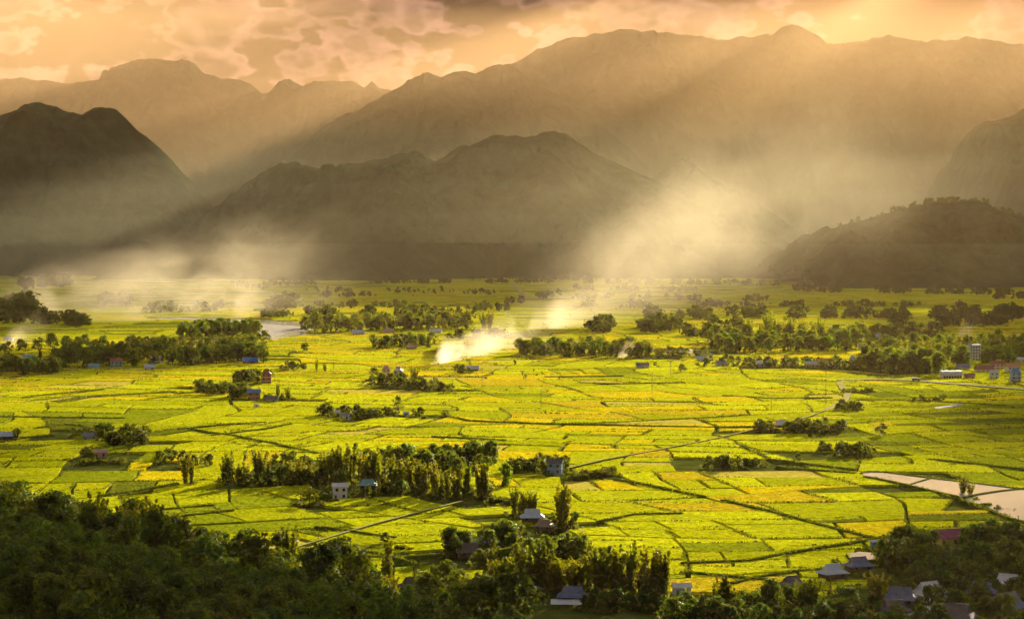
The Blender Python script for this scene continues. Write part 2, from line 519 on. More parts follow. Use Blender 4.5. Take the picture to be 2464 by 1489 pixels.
# ------------------------------------------------------------------ where the houses stand: u, v of the base, width, style, roof, wall, turn, label
HOUSES = [
    (1281, 1262, 9.5, 'stilt', 'pale blue', 'wood', 4, 'big pale blue hipped roof house beside the twin tall bamboo'),
    (1310, 1284, 7.5, 'stilt', 'brown', 'wood', -22, 'brown roofed house just below the pale blue roof'),
    (1131, 1348, 9, 'stilt', 'thatch', 'wood', 8, 'grey thatched stilt house at the edge of the middle grove'),
    (1170, 1326, 8, 'stilt', 'slate blue', 'wood', 35, 'dark blue steep roof behind the grey thatched stilt house'),
    (1378, 1458, 9.5, 'lean', 'slate blue', 'wood', -4, 'dark roofed house with a white lean-to below the bamboo screen'),
    (995, 1434, 9.5, 'stilt', 'thatch', 'wood', 28, 'dark thatched hut where the lower trees meet the field'),
    (1120, 1503, 10, 'stilt', 'red', 'wood', -18, 'red roofed house at the lower edge of the picture'),
    (818, 1200, 7, 'storey', 'white', 'white', 10, 'white two-storey house before the long bamboo row'),
    (885, 1183, 8, 'stilt', 'teal', 'wood', 2, 'teal roofed house under the long bamboo row'),
    (1068, 1158, 6, 'plain', 'red', 'white', 12, 'small red roofed house behind the long bamboo row'),
    (2003, 1400, 9, 'stilt', 'pale blue', 'wood', 24, 'pale roofed stilt house at the green field corner'),
    (2235, 1450, 11, 'lean', 'white', 'wood', 30, 'biggest white flared roof house in the shaded village'),
    (2426, 1428, 10, 'stilt', 'white', 'wood', -32, 'white roofed house among dark trees by the picture edge'),
    (2287, 1308, 13, 'plain', 'maroon', 'yellow', 16, 'yellow walled house with a maroon roof'),
    (2284, 1346, 7, 'plain', 'slate blue', 'blue', -20, 'small blue gabled house below the maroon roof'),
    (2105, 1322, 3.6, 'hut', 'white', 'blue', 20, 'tiny white topped hut on posts at the field edge'),
    (2066, 1382, 9, 'stilt', 'slate blue', 'wood', 20, 'slate blue roofed house behind the small pond'),
    (2166, 1464, 11, 'stilt', 'slate blue', 'wood', -14, 'slate blue roof next to the biggest white flared roof'),
    (2420, 1484, 13, 'stilt', 'slate blue', 'wood', 32, 'long slate blue roof at the shaded lower corner'),
    (2226, 1506, 8, 'stilt', 'pale blue', 'wood', 18, 'pale blue roof at the bottom of the shaded village'),
    (2300, 1508, 12, 'stilt', 'dark', 'wood', -28, 'dark purple-grey roof at the bottom of the shaded village'),
    (1905, 1428, 8, 'stilt', 'dark', 'wood', 30, 'dark roofed hut among trees by the curving field bank'),
    (576, 1350, 9, 'stilt', 'slate blue', 'wood', 30, 'blue-grey roof half hidden below the wooded slope'),
    (2152, 1492, 9, 'stilt', 'dark', 'wood', 12, 'low dark roof under the slate blue village roof'),
    (2360, 1446, 9, 'stilt', 'slate blue', 'wood', -20, 'dim blue roof between the two white village roofs'),
    (1640, 1432, 6, 'plain', 'white', 'white', 10, 'small white roof just past the end of the bamboo screen'),
    (1880, 1034, 9, 'stilt', 'white', 'wood', 24, 'white roofed house on the dark tree island'),
    (611, 962, 10, 'storey', 'blue', 'brick', 8, 'bright blue roofed house on the tree island'),
    (655, 969, 9, 'plain', 'dark', 'grey', -12, 'grey house beside the bright blue roof'),
    (596, 920, 9, 'plain', 'pink', 'white', 20, 'pink roofed house behind the bright blue roof'),
    (641, 924, 9, 'tower', 'red', 'brick', 5, 'tall brick house at the top of the blue roof island'),
    (617, 985, 3.5, 'hut', 'white', 'white', 10, 'tiny white hut in the rice below the blue roof'),
    (929, 912, 7, 'tower', 'pink', 'pink', 8, 'pink tower house with a flared cap'),
    (959, 916, 8, 'tower', 'white', 'grey', -10, 'grey tower house beside the pink tower house'),
    (1136, 895, 12, 'plain', 'pale blue', 'wood', 6, 'lone field shed by the burning smoke'),
    (806, 1003, 7, 'plain', 'white', 'white', 10, 'first white house in the low tree island'),
    (832, 1010, 7, 'plain', 'grey', 'white', -18, 'grey topped house in front of the low tree island'),
    (862, 1002, 7, 'plain', 'white', 'grey', 15, 'small bright roof in the middle of the low tree island'),
    (893, 1002, 8, 'plain', 'pale blue', 'white', 30, 'pale blue gable in the low tree island'),
    (977, 1004, 4, 'hut', 'pale blue', 'blue', 0, 'pale blue hut past the end of the low tree island'),
    (12, 1060, 11, 'plain', 'pale blue', 'wood', 8, 'pale roofed house at the picture edge beside a round tree'),
    (218, 1060, 9, 'plain', 'grey', 'grey', 10, 'grey house at the end of the round tree island'),
    (300, 1058, 9, 'plain', 'pale blue', 'white', -14, 'pale roof behind the round tree island'),
    (242, 1100, 7, 'plain', 'pink', 'pink', 12, 'pink roofed house behind the banana patch'),
    (280, 884, 12, 'storey', 'red', 'blue', 14, 'blue walled house with red roof in the dark village belt'),
    (375, 876, 11, 'storey', 'pink', 'white', -10, 'pink roofed house in the dark village belt'),
    (603, 876, 16, 'plain', 'blue', 'wood', 4, 'long deep blue roof at the end of the dark village belt'),
    (70, 866, 12, 'plain', 'teal', 'white', 0, 'teal roof low in the dark village belt'),
    (226, 888, 10, 'plain', 'teal', 'white', 5, 'second teal roof at the front of the dark village belt'),
    (371, 843, 12, 'plain', 'white', 'white', 10, 'white roof behind the dark village belt'),
    (360, 890, 10, 'plain', 'pale blue', 'white', 10, 'pale sliver of roof at the front of the dark village belt'),
    (20, 822, 12, 'plain', 'pale blue', 'white', 5, 'pale roof below the small grey smoke'),
    (862, 806, 16, 'plain', 'pale blue', 'white', 5, 'pale roof in the hazy tree belt by the river'),
    (935, 802, 14, 'plain', 'pink', 'white', 0, 'pink roof in the hazy tree belt by the river'),
    (1048, 803, 16, 'plain', 'white', 'white', 0, 'white roof in the hazy tree belt by the river'),
    (990, 842, 11, 'plain', 'pink', 'pink', 10, 'pink house in the tree clump left of the burning field'),
    (1335, 849, 12, 'plain', 'grey', 'white', 0, 'grey roof in the sunlit wood behind the smoke'),
    (1546, 887, 12, 'plain', 'slate blue', 'white', 5, 'grey-blue house by the thin white smoke'),
    (1764, 832, 14, 'plain', 'pale blue', 'white', 6, 'lower pale roof beside the bright river bend'),
    (1777, 824, 13, 'plain', 'pale blue', 'white', 6, 'upper pale roof beside the bright river bend'),
    (2120, 815, 15, 'plain', 'pale blue', 'white', 5, 'pale blue roof in the far hazy trees'),
    (1737, 882, 12, 'plain', 'grey', 'white', 10, 'grey roofed house at the near end of the field village'),
    (1834, 882, 12, 'plain', 'white', 'grey', -6, 'white roofed house in the middle of the field village'),
    (1955, 884, 13, 'plain', 'white', 'yellow', 0, 'cream house catching the sun in the field village'),
    (1979, 884, 11, 'storey', 'orange', 'yellow', 6, 'orange roofed house catching the sun in the field village'),
    (2004, 885, 11, 'plain', 'pink', 'yellow', 0, 'yellow walled house at the end of the field village'),
    (2051, 884, 6, 'tower', 'pale blue', 'white', 0, 'narrow blue and white tower house'),
    (2177, 884, 11, 'storey', 'grey', 'grey', 10, 'grey two-storey house by the road village trees'),
    (2204, 848, 13, 'plain', 'pink', 'white', -8, 'pink roof glowing in the trees behind the road village'),
    (2347, 868, 10, 'block', 'white', 'white', 5, 'tall white tower block with blue side in the road village'),
    (2288, 911, 18, 'hall', 'white', 'white', 3, 'wide white hall with a curved roof by the road'),
    (2368, 896, 16, 'plain', 'red', 'white', 4, 'long red roof behind the wide white hall'),
    (2400, 890, 12, 'storey', 'red', 'pink', -6, 'red roofed two-storey house deep in the road village'),
    (2437, 897, 13, 'storey', 'orange', 'white', 8, 'orange roofed white house deep in the road village'),
    (2428, 850, 13, 'plain', 'pink', 'white', 0, 'pink roof among the dark trees above the road village'),
    (2443, 921, 9, 'tower', 'blue', 'blue', 0, 'blue walled tower house beside the road'),
    (2262, 893, 9, 'plain', 'grey', 'white', 8, 'grey roofed house at the near end of the wide white hall'),
    (2392, 912, 8, 'storey', 'pale blue', 'white', -4, 'narrow pale two-storey house just behind the road'),
    (2332, 912, 9, 'plain', 'red', 'pink', 6, 'low red roof between the hall and the road end'),
    (2456, 872, 10, 'plain', 'white', 'white', 0, 'white roof by the picture edge above the road village'),
    (2300, 846, 10, 'plain', 'pale blue', 'white', 4, 'pale roof in the dark trees beside the tower block'),
    (2385, 832, 11, 'plain', 'white', 'grey', -6, 'white roof in the dark trees behind the tower block'),
    (2140, 862, 11, 'plain', 'white', 'white', 5, 'white house among the trees before the far hazy roofs'),
    (2235, 872, 9, 'plain', 'slate blue', 'blue', -8, 'small blue house in the trees above the grey two-storey house'),
    (1690, 870, 11, 'plain', 'pale blue', 'white', 4, 'pale house at the near end of the bright river bend'),
    (2080, 842, 12, 'plain', 'grey', 'white', 3, 'grey roof in the wood above the blue and white tower house'),
    (1890, 880, 9, 'plain', 'red', 'white', 5, 'red roofed house in the middle of the field village'),
    (1245, 1128, 7, 'plain', 'pale blue', 'white', 12, 'pale roof at the near side of the hamlet'),
    (1335, 1140, 8, 'storey', 'dark', 'blue', -10, 'dark two-storey house at the straight path end'),
    (1100, 1100, 8, 'plain', 'white', 'white', 20, 'white roof behind the round trees of the hamlet'),
    (2318, 890, 12, 'plain', 'slate blue', 'white', 0, 'slate roof between the hall and the tower block'),
]

# ------------------------------------------------------------------ where the trees stand: kind, u0, v0, u1, v1, depth of the belt, number, height range (picture units)
B, T, S, P = 'bamboo', 'tree', 'shrub', 'palm'
GROVES = [
    ('the long bamboo row', [(B, 442, 1168, 468, 1170, 2, 2, 72, 86), (B, 532, 1165, 600, 1166, 4, 5, 60, 80), (B, 616, 1166, 648, 1166, 4, 3, 82, 98), (B, 665, 1166, 760, 1168, 6, 8, 50, 70),
                              (B, 772, 1166, 868, 1170, 16, 9, 82, 106), (B, 872, 1185, 1000, 1196, 14, 13, 78, 100), (B, 1000, 1198, 1100, 1203, 10, 9, 80, 110), (B, 1116, 1202, 1122, 1203, 2, 1, 95, 105),
                              (B, 1152, 1205, 1170, 1206, 3, 2, 85, 100), (T, 540, 1172, 880, 1176, 10, 16, 26, 50), (T, 880, 1196, 1190, 1206, 8, 14, 26, 48)]),
    ('the round trees behind the bamboo row', [(T, 375, 1122, 510, 1135, 15, 8, 25, 46), (T, 660, 1120, 760, 1130, 10, 7, 22, 36), (T, 880, 1150, 1200, 1140, 34, 28, 36, 56), (T, 1035, 1122, 1190, 1112, 12, 12, 36, 50), (T, 1212, 1175, 1218, 1176, 2, 1, 62, 70)]),
    ('the hamlet at the straight path end', [(T, 1225, 1148, 1362, 1142, 20, 18, 28, 45)]),
    ('the brushy strip past the hamlet', [(S, 1372, 1162, 1470, 1150, 12, 16, 14, 26)]),
    ('the garden of the white two-storey house', [(P, 720, 1222, 760, 1220, 6, 4, 36, 50), (P, 770, 1215, 800, 1212, 4, 3, 24, 32), (T, 730, 1215, 800, 1205, 10, 4, 24, 36), (S, 840, 1205, 900, 1200, 6, 5, 12, 20)]),
    ('the bamboo around the pale blue roof', [(B, 1236, 1250, 1290, 1246, 6, 5, 68, 95), (B, 1310, 1283, 1324, 1284, 3, 2, 118, 136), (B, 1342, 1284, 1360, 1281, 3, 2, 100, 130), (T, 1330, 1282, 1385, 1277, 8, 6, 28, 50), (S, 1180, 1216, 1240, 1222, 10, 10, 14, 26)]),
    ('the middle grove', [(T, 1075, 1348, 1118, 1346, 10, 6, 52, 76), (T, 1160, 1338, 1250, 1332, 25, 12, 45, 70), (T, 1255, 1352, 1400, 1350, 22, 18, 40, 62), (T, 1150, 1362, 1250, 1366, 8, 6, 40, 56)]),
    ('the tall bamboo screen', [(B, 1174, 1432, 1250, 1438, 10, 8, 82, 112), (B, 1255, 1440, 1345, 1442, 12, 10, 95, 132), (B, 1350, 1425, 1430, 1430, 14, 8, 88, 116), (B, 1430, 1440, 1530, 1445, 12, 11, 105, 142), (B, 1542, 1462, 1602, 1466, 8, 6, 105, 140)]),
    ('the low trees under the bamboo screen', [(T, 1395, 1475, 1600, 1480, 15, 10, 34, 58)]),
    ('the lower trees by the dark thatched hut', [(B, 1058, 1476, 1128, 1472, 10, 7, 85, 112), (T, 860, 1512, 1090, 1512, 44, 26, 45, 78), (S, 1100, 1492, 1220, 1505, 14, 10, 18, 30)]),
    ('the trees along the lower edge', [(B, 1718, 1496, 1766, 1496, 8, 5, 102, 130), (T, 1600, 1524, 1760, 1526, 32, 18, 50, 86), (T, 1760, 1526, 2120, 1534, 62, 46, 45, 80), (B, 1885, 1490, 2000, 1496, 20, 5, 80, 108)]),
    ('the shaded village', [(B, 2106, 1478, 2122, 1472, 3, 3, 96, 118), (T, 2120, 1400, 2490, 1410, 60, 40, 48, 76), (T, 2120, 1470, 2490, 1480, 60, 34, 48, 76), (T, 2110, 1530, 2490, 1540, 50, 26, 50, 80), (T, 2140, 1338, 2250, 1332, 10, 9, 50, 72), (T, 2320, 1326, 2470, 1340, 16, 16, 52, 76), (P, 2318, 1316, 2330, 1318, 2, 2, 42, 50)]),
    ('the round tree island', [(T, 172, 1052, 240, 1060, 10, 5, 18, 30), (T, 225, 1076, 355, 1080, 22, 17, 30, 46)]),
    ('the banana patch below the round tree island', [(T, 196, 1104, 232, 1102, 4, 2, 22, 30), (P, 190, 1122, 308, 1118, 8, 14, 14, 24)]),
    ('the blue roof island', [(T, 472, 950, 600, 966, 18, 22, 22, 38), (T, 560, 925, 655, 925, 6, 9, 26, 38), (B, 660, 968, 705, 968, 12, 4, 28, 42), (T, 630, 972, 700, 970, 6, 6, 14, 24)]),
    ('the pink tower island', [(T, 890, 930, 990, 938, 16, 16, 22, 38), (T, 985, 942, 1085, 948, 8, 16, 18, 32), (B, 985, 918, 1005, 922, 4, 2, 34, 42)]),
    ('the low tree island', [(T, 772, 1005, 800, 1010, 8, 5, 26, 36), (T, 800, 1012, 920, 1012, 12, 16, 18, 34), (T, 920, 1006, 995, 1008, 6, 6, 16, 28), (T, 955, 985, 958, 986, 1, 1, 28, 32), (T, 1010, 1006, 1016, 1007, 1, 1, 26, 28), (S, 1018, 1012, 1022, 1013, 1, 1, 12, 13)]),
    ('the field shed', [(T, 1095, 905, 1135, 903, 5, 5, 12, 28)]),
    ('the dark tree island', [(T, 1815, 1040, 1860, 1044, 8, 7, 24, 34), (T, 1890, 1044, 1912, 1044, 5, 3, 24, 32), (T, 1918, 1046, 2030, 1050, 12, 16, 22, 40)]),
    ('the shadowy bush island', [(T, 1706, 1130, 1760, 1132, 6, 7, 26, 36), (T, 1775, 1130, 1835, 1126, 6, 6, 18, 32), (P, 1770, 1125, 1780, 1126, 1, 1, 36, 40)]),
    ('the bushes beside the big pond', [(T, 1978, 1088, 2000, 1092, 3, 3, 18, 26), (T, 2018, 1104, 2105, 1106, 8, 11, 24, 40)]),
    ('the hedge island by the white track', [(T, 2025, 948, 2098, 948, 3, 12, 10, 18)]),
    ('the clump below the white track', [(T, 2014, 990, 2076, 992, 6, 9, 18, 28)]),
    ('the dark bushes in the far rice', [(T, 2200, 970, 2268, 970, 4, 8, 12, 22)]),
    ('the pond dyke', [(B, 2312, 1192, 2318, 1193, 1, 1, 46, 52), (B, 2330, 1196, 2336, 1197, 1, 1, 34, 40), (S, 2340, 1210, 2400, 1236, 5, 8, 8, 18)]),
    ('the open rice fields', [(T, 925, 1312, 926, 1312, 1, 1, 30, 32), (S, 952, 1326, 990, 1328, 2, 3, 14, 20), (T, 1640, 898, 1641, 898, 1, 1, 22, 24), (T, 1920, 1112, 1922, 1112, 1, 1, 20, 22), (T, 2118, 1052, 2122, 1052, 1, 1, 32, 36),
                               (B, 760, 896, 764, 896, 1, 1, 32, 36), (B, 780, 896, 783, 896, 1, 1, 20, 24), (T, 726, 848, 740, 848, 1, 2, 20, 26), (T, 670, 892, 740, 894, 4, 8, 14, 26), (T, 38, 1062, 40, 1062, 1, 1, 30, 34), (P, 764, 1306, 768, 1306, 1, 1, 26, 30),
                               (S, 380, 1305, 390, 1306, 1, 2, 10, 16), (T, 1345, 915, 1350, 915, 1, 1, 10, 14), (T, 1262, 915, 1266, 915, 1, 1, 14, 18), (S, 1320, 998, 1372, 998, 1, 5, 5, 9), (T, 1236, 880, 1240, 880, 1, 1, 12, 16)]),
]
# belts of trees round the farther villages
BELTS = [
    ('the dark village belt', [(T, -10, 905, 150, 905, 18, 26, 28, 46), (T, 120, 890, 640, 880, 24, 62, 28, 52), (T, 470, 880, 640, 878, 20, 12, 34, 50), (B, 60, 880, 640, 875, 14, 14, 40, 58)]),
    ('the trees behind the dark village belt', [(T, 0, 850, 420, 842, 14, 24, 22, 36), (T, 300, 850, 640, 840, 14, 34, 22, 36), (T, 440, 818, 620, 812, 10, 24, 30, 46)]),
    ('the hazy belt by the river', [(T, 730, 805, 1000, 800, 16, 30, 26, 46), (T, 980, 800, 1130, 795, 12, 20, 26, 44), (T, 895, 842, 1040, 840, 10, 20, 24, 36), (B, 1160, 800, 1180, 800, 4, 2, 50, 60), (B, 740, 800, 1100, 798, 10, 12, 38, 56)]),
    ('the sunlit wood behind the smoke', [(T, 1250, 862, 1560, 864, 14, 40, 26, 44), (T, 1560, 862, 1700, 864, 8, 12, 18, 28), (B, 1270, 860, 1560, 860, 10, 8, 36, 50)]),
    ('the wood beside the bright river bend', [(T, 1700, 850, 2080, 850, 26, 56, 30, 52), (B, 1740, 830, 2010, 825, 10, 14, 48, 66), (T, 1695, 884, 2080, 890, 6, 30, 16, 30)]),
    ('the dark road village trees', [(T, 2080, 900, 2260, 905, 16, 26, 36, 60), (T, 2080, 860, 2464, 850, 18, 34, 28, 48), (T, 2200, 890, 2480, 880, 20, 26, 34, 56), (B, 2220, 820, 2235, 820, 3, 2, 34, 40), (B, 2090, 880, 2460, 870, 20, 14, 46, 66)]),
]
FAR = [  # farther still: read as one mass
    (650, 748, 750, 745, 8, 16, 22, 34), (600, 765, 700, 765, 5, 14, 12, 22), (780, 718, 900, 715, 4, 14, 8, 14), (730, 760, 900, 765, 5, 20, 14, 26), (880, 770, 1130, 768, 8, 24, 14, 30), (1225, 732, 1275, 730, 3, 10, 10, 16), (1400, 805, 1640, 800, 12, 30, 22, 38),
    (1560, 770, 1760, 770, 8, 16, 14, 28), (1760, 768, 2464, 770, 8, 90, 16, 28), (2320, 770, 2480, 770, 8, 20, 22, 36), (2380, 722, 2480, 720, 6, 16, 10, 18), (0, 765, 140, 770, 14, 30, 24, 50), (0, 700, 180, 690, 12, 30, 14, 26), (220, 740, 310, 735, 8, 12, 18, 32),
    (0, 672, 260, 664, 5, 40, 6, 12), (880, 684, 1330, 682, 4, 80, 5, 12), (1330, 700, 1760, 705, 8, 40, 6, 12), (1900, 705, 2464, 712, 10, 80, 8, 16), (640, 690, 760, 688, 6, 24, 6, 12), (2100, 820, 2240, 815, 8, 20, 20, 36), (1700, 800, 1800, 800, 8, 14, 18, 34),
    (560, 690, 640, 700, 6, 12, 8, 14), (0, 780, 260, 790, 10, 30, 18, 34), (300, 755, 560, 750, 8, 26, 10, 22), (740, 745, 1000, 742, 8, 26, 8, 18), (1000, 755, 1230, 750, 8, 22, 10, 22), (1380, 745, 1760, 742, 8, 36, 8, 18), (1780, 742, 2200, 740, 6, 40, 8, 16), (2150, 790, 2464, 785, 10, 40, 18, 32), (1650, 812, 1760, 815, 6, 16, 16, 28), (1100, 820, 1240, 815, 6, 16, 14, 24),
    (0, 655, 500, 662, 12, 90, 5, 12), (500, 668, 900, 676, 10, 80, 5, 11), (900, 672, 1400, 676, 8, 110, 5, 12), (1400, 684, 1900, 690, 10, 90, 5, 12), (1900, 690, 2464, 690, 14, 110, 6, 14), (760, 705, 1240, 712, 10, 30, 6, 12), (1340, 722, 1900, 728, 10, 50, 6, 13), (1280, 720, 1340, 715, 4, 8, 10, 16),
]
rt = random.Random(11)
house_xy = [(G(h[0], h[1]), h[2]) for h in HOUSES]
house_rect = []
for h in HOUSES:
    p = G(h[0], h[1]); s = FPX / p.y
    tall = {'tower': 12, 'block': 17, 'storey': 8, 'hut': 4}.get(h[3], 6.5)
    house_rect.append((h[0] - 0.5 * h[2] * s, h[0] + 0.5 * h[2] * s, h[1] - tall * s, h[1] - tall * s * 0.42, p))


def hides_house(u, v, h, x, y):
    slack = rt.random() < 0.25
    for (a, b, t, bt, p) in house_rect:
        if abs(x - p.x) < 5 and abs(y - p.y) < 7:
            return True
        if not slack and y < p.y and u + 0.30 * h > a and u - 0.30 * h < b and v - h < bt and v > t:
            return True
    return False


def place(entries):
    out = []
    for (k, u0, v0, u1, v1, dv, n, h0, h1) in entries:
        for i in range(n):
            for _ in range(14):
                t = (i + rt.uniform(0.0, 1.0)) / n
                u = u0 + (u1 - u0) * t
                v = v0 + (v1 - v0) * t - dv * rt.random()
                h = rt.uniform(h0, h1) * (rt.choice((0.72, 0.9, 1.0, 1.12)) if k == B and n > 2 else 1.0)
                p = G(u, v)
                if not hides_house(u, v, h, p.x, p.y):
                    out.append((k, p.x, p.y, h * p.y / FPX, u, v, h))
                    break
    return out


GT = [(ph, place(e)) for ph, e in GROVES]
BT = [(ph, place(e)) for ph, e in BELTS]
FT = []
for e in FAR:                                                          # far trees stand in clumps
    L_ = place([(T, *e[:5], int(e[5] * 2.0), *e[6:])])
    k = max(2, int(len(L_) / 7))
    cs = [rt.uniform(e[0], e[2]) for _ in range(k)]
    for t in L_:
        u = min(cs, key=lambda c: abs(c - t[4]) * rt.uniform(0.5, 1.5)) + rt.gauss(0, 1) * (e[2] - e[0]) / k * 0.33
        p = G(u, t[5])
        FT.append((t[0], p.x, p.y, t[3] * rt.uniform(0.7, 1.25), u, t[5], t[6]))

# ------------------------------------------------------------------ ponds and river outlines (picture points)
POND = [(2073, 1136), (2092, 1133), (2130, 1134), (2230, 1147), (2340, 1160), (2464, 1175), (2620, 1192), (2620, 1292), (2464, 1252), (2420, 1242), (2385, 1226), (2368, 1214), (2330, 1205), (2300, 1191), (2240, 1177), (2160, 1158), (2110, 1148), (2078, 1143)]
SMALL_POND = [(2040, 1331), (2070, 1326), (2108, 1330), (2104, 1344), (2066, 1348), (2046, 1341)]
RIVER = [(380, 762), (480, 765), (560, 767), (600, 768), (650, 769), (700, 773), (745, 778), (768, 783), (750, 787), (700, 783), (640, 780), (590, 777), (560, 774), (480, 770), (380, 766)]
RIVER_BAR = [(590, 774), (640, 778), (700, 781), (762, 785), (735, 799), (700, 806), (655, 817), (630, 806), (610, 790)]
STREAM = [(640, 812), (680, 803), (705, 793), (722, 791), (718, 797), (738, 801), (724, 806), (690, 809), (655, 817)]
RIVER_BEND = [(1600, 838), (1640, 838), (1690, 842), (1718, 848), (1716, 855), (1680, 852), (1630, 846), (1600, 844)]


def inside(poly, x, y):
    c = False
    n = len(poly)
    for i in range(n):
        (x1, y1), (x2, y2) = poly[i], poly[(i + 1) % n]
        if (y1 > y) != (y2 > y) and x < (x2 - x1) * (y - y1) / (y2 - y1) + x1:
            c = not c
    return c


def gpoly(pts):
    return [tuple(G(u, v)[:2]) for u, v in pts]


WATERS = [gpoly(p) for p in (POND, SMALL_POND, RIVER_BAR, RIVER_BEND, RIVER)]

# ------------------------------------------------------------------ rice plots
tree_cells = {}
for ph, L_ in GT + BT:
    if ph == 'the open rice fields':
        continue
    for t in L_:
        k = (int(t[1] // 12), int(t[2] // 12))
        tree_cells[k] = tree_cells.get(k, 0) + 1


def warp(x, y):
    k = 1.0 + y / 4000.0
    a = noise3(Vector((x / 230.0, y / 230.0, 1.7)))
    b = noise3(Vector((x / 70.0, y / 70.0, 5.2)))
    return x + k * (34 * a.x + 7 * b.x), y + k * (34 * a.y + 7 * b.y)


def split_poly(poly, cx, cy, nx_, ny_):
    A, Bp = [], []
    n = len(poly)
    for i in range(n):
        p, q = poly[i], poly[(i + 1) % n]
        dp = (p[0] - cx) * nx_ + (p[1] - cy) * ny_
        dq = (q[0] - cx) * nx_ + (q[1] - cy) * ny_
        if dp >= 0: A.append(p)
        if dp <= 0: Bp.append(p)
        if dp * dq < 0:
            t = dp / (dp - dq)
            r = (p[0] + (q[0] - p[0]) * t, p[1] + (q[1] - p[1]) * t)
            A.append(r); Bp.append(r)
    return A, Bp


def area(poly):
    return 0.5 * abs(sum(poly[i][0] * poly[(i + 1) % len(poly)][1] - poly[(i + 1) % len(poly)][0] * poly[i][1] for i in range(len(poly))))


PLOTS = []


def subdivide(poly, depth=0):
    cx = sum(p[0] for p in poly) / len(poly); cy = sum(p[1] for p in poly) / len(poly)
    if min(p[1] for p in poly) > 7600:
        return
    lim = 0.275 * max(p[1] for p in poly) + 90
    if min(p[0] for p in poly) > lim or max(p[0] for p in poly) < -lim:
        return
    ar = area(poly)
    sc = (max(cy, 700) / 1300.0) ** 0.9
    if ar < rt.choice((rt.uniform(600, 1800), rt.uniform(1500, 5200))) * sc or depth > 22:
        PLOTS.append(poly)
        return
    th = 0.75 * mnoise.noise(Vector((cx / 600.0, cy / 600.0, 9.0))) + 0.30 * rt.uniform(-1, 1) * (1 if ar > 30000 else 0.25)
    ax, ay = math.cos(th), math.sin(th)
    pa = [p[0] * ax + p[1] * ay for p in poly]; pb = [-p[0] * ay + p[1] * ax for p in poly]
    la, lb = max(pa) - min(pa), max(pb) - min(pb)
    asp = max(0.7, 1.5 + 2.2 * mnoise.noise(Vector((cx / 450.0, cy / 450.0, 31.0))))
    f = rt.uniform(0.3, 0.7)
    if la > lb * asp:
        c = min(pa) + la * f
        A, Bp = split_poly(poly, ax * c, ay * c, ax, ay)
    else:
        c = min(pb) + lb * f
        A, Bp = split_poly(poly, -ay * c, ax * c, -ay, ax)
    for q in (A, Bp):
        if len(q) >= 3:
            subdivide(q, depth + 1)


subdivide([(-2300, 560), (2300, 560), (2300, 7800), (-2300, 7800)])


def plot_geometry(poly):
    cx = sum(p[0] for p in poly) / len(poly); cy = sum(p[1] for p in poly) / len(poly)
    wx, wy = warp(cx, cy)
    if wy < 640 or hill_h(wx, wy) > 0.15:
        return None
    if any(inside(w, wx, wy) for w in WATERS):
        return None
    k = (int(wx // 12), int(wy // 12))
    if sum(tree_cells.get((k[0] + a, k[1] + b), 0) for a in (-1, 0, 1) for b in (-1, 0, 1)) >= 4:
        return None
    gap = rt.uniform(0.5, 1.5) * (1 + wy / 4500)
    step = 14.0 if wy < 2500 else 45.0
    ring = []
    n = len(poly)
    for i in range(n):
        p, q = poly[i], poly[(i + 1) % n]
        d = math.hypot(q[0] - p[0], q[1] - p[1])
        m = max(1, int(d / step))
        for j in range(m):
            x = p[0] + (q[0] - p[0]) * j / m; y = p[1] + (q[1] - p[1]) * j / m
            r = math.hypot(x - cx, y - cy) or 1
            s = max(0.3, 1 - gap / r)
            X, Y = warp(cx + (x - cx) * s, cy + (y - cy) * s)
            ring.append((X, Y))
    ar = 0.0
    for i in range(len(ring)):
        ar += ring[i][0] * ring[(i + 1) % len(ring)][1] - ring[(i + 1) % len(ring)][0] * ring[i][1]
    if ar < 0:
        ring.reverse()
    base = 0.42 + 0.38 * mnoise.noise(Vector((wx / 120, wy / 120, 2.2))) + rt.uniform(-0.12, 0.12)
    lush = 1.5 * mnoise.noise(Vector((wx / 420, wy / 420, 4.4))) + 0.25 * rt.uniform(-1, 1)
    u, v = UV(wx, wy, 0)
    green = lush + (0.85 if (u > 1980 and v > 940) else 0) + (0.25 if v > 1330 else 0) + (0.35 if u < 420 and v > 940 else 0) + (0.35 if v < 740 else 0) - (0.25 if 740 < v < 1000 and u > 600 else 0) - (0.45 if 850 < v < 1330 and 900 < u < 2000 else 0)
    if green > 0.42:
        wts = [2, 0.2, 5, 4, 0.6, 0.1, 4, 0.2, 2.0]
    elif green > 0.05:
        wts = [5, 0.8, 3.5, 1.2, 3, 0.3, 4, 0.6, 0.35]
    elif green > -0.3:
        wts = [5, 2.0, 2.6, 0.8, 3.4, 0.6, 3.4, 0.8, 0.2]
    else:
        wts = [3.6, 3.8, 1.5, 0.4, 3, 1.4, 2.2, 1.0, 0.15]
    mi = rt.choices(range(9), wts)[0]
    crop = 0.2 if mi == 7 else rt.uniform(0.55, 0.95)
    tx, ty = rt.uniform(-0.006, 0.006), rt.uniform(-0.010, 0.010)
    top = [(X, Y, base + crop + (X - wx) * tx + (Y - wy) * ty) for X, Y in ring]
    top = [(X, Y, min(1.6, max(0.3, z))) for X, Y, z in top]
    return dict(c=(wx, wy), top=top, m=mi, ring=ring)


PG = [g for g in (plot_geometry(p) for p in PLOTS) if g]


def screen_area(g):
    uv = [UV(*p) for p in g['top']]
    if max(a[0] for a in uv) < 0 or min(a[0] for a in uv) > 2464 or min(a[1] for a in uv) > 1489:
        return 0
    return area([(min(max(a[0], 0), 2464), min(a[1], 1489)) for a in uv])


PG.sort(key=screen_area, reverse=True)
PG = [g for g in PG if screen_area(g) > 0.5]


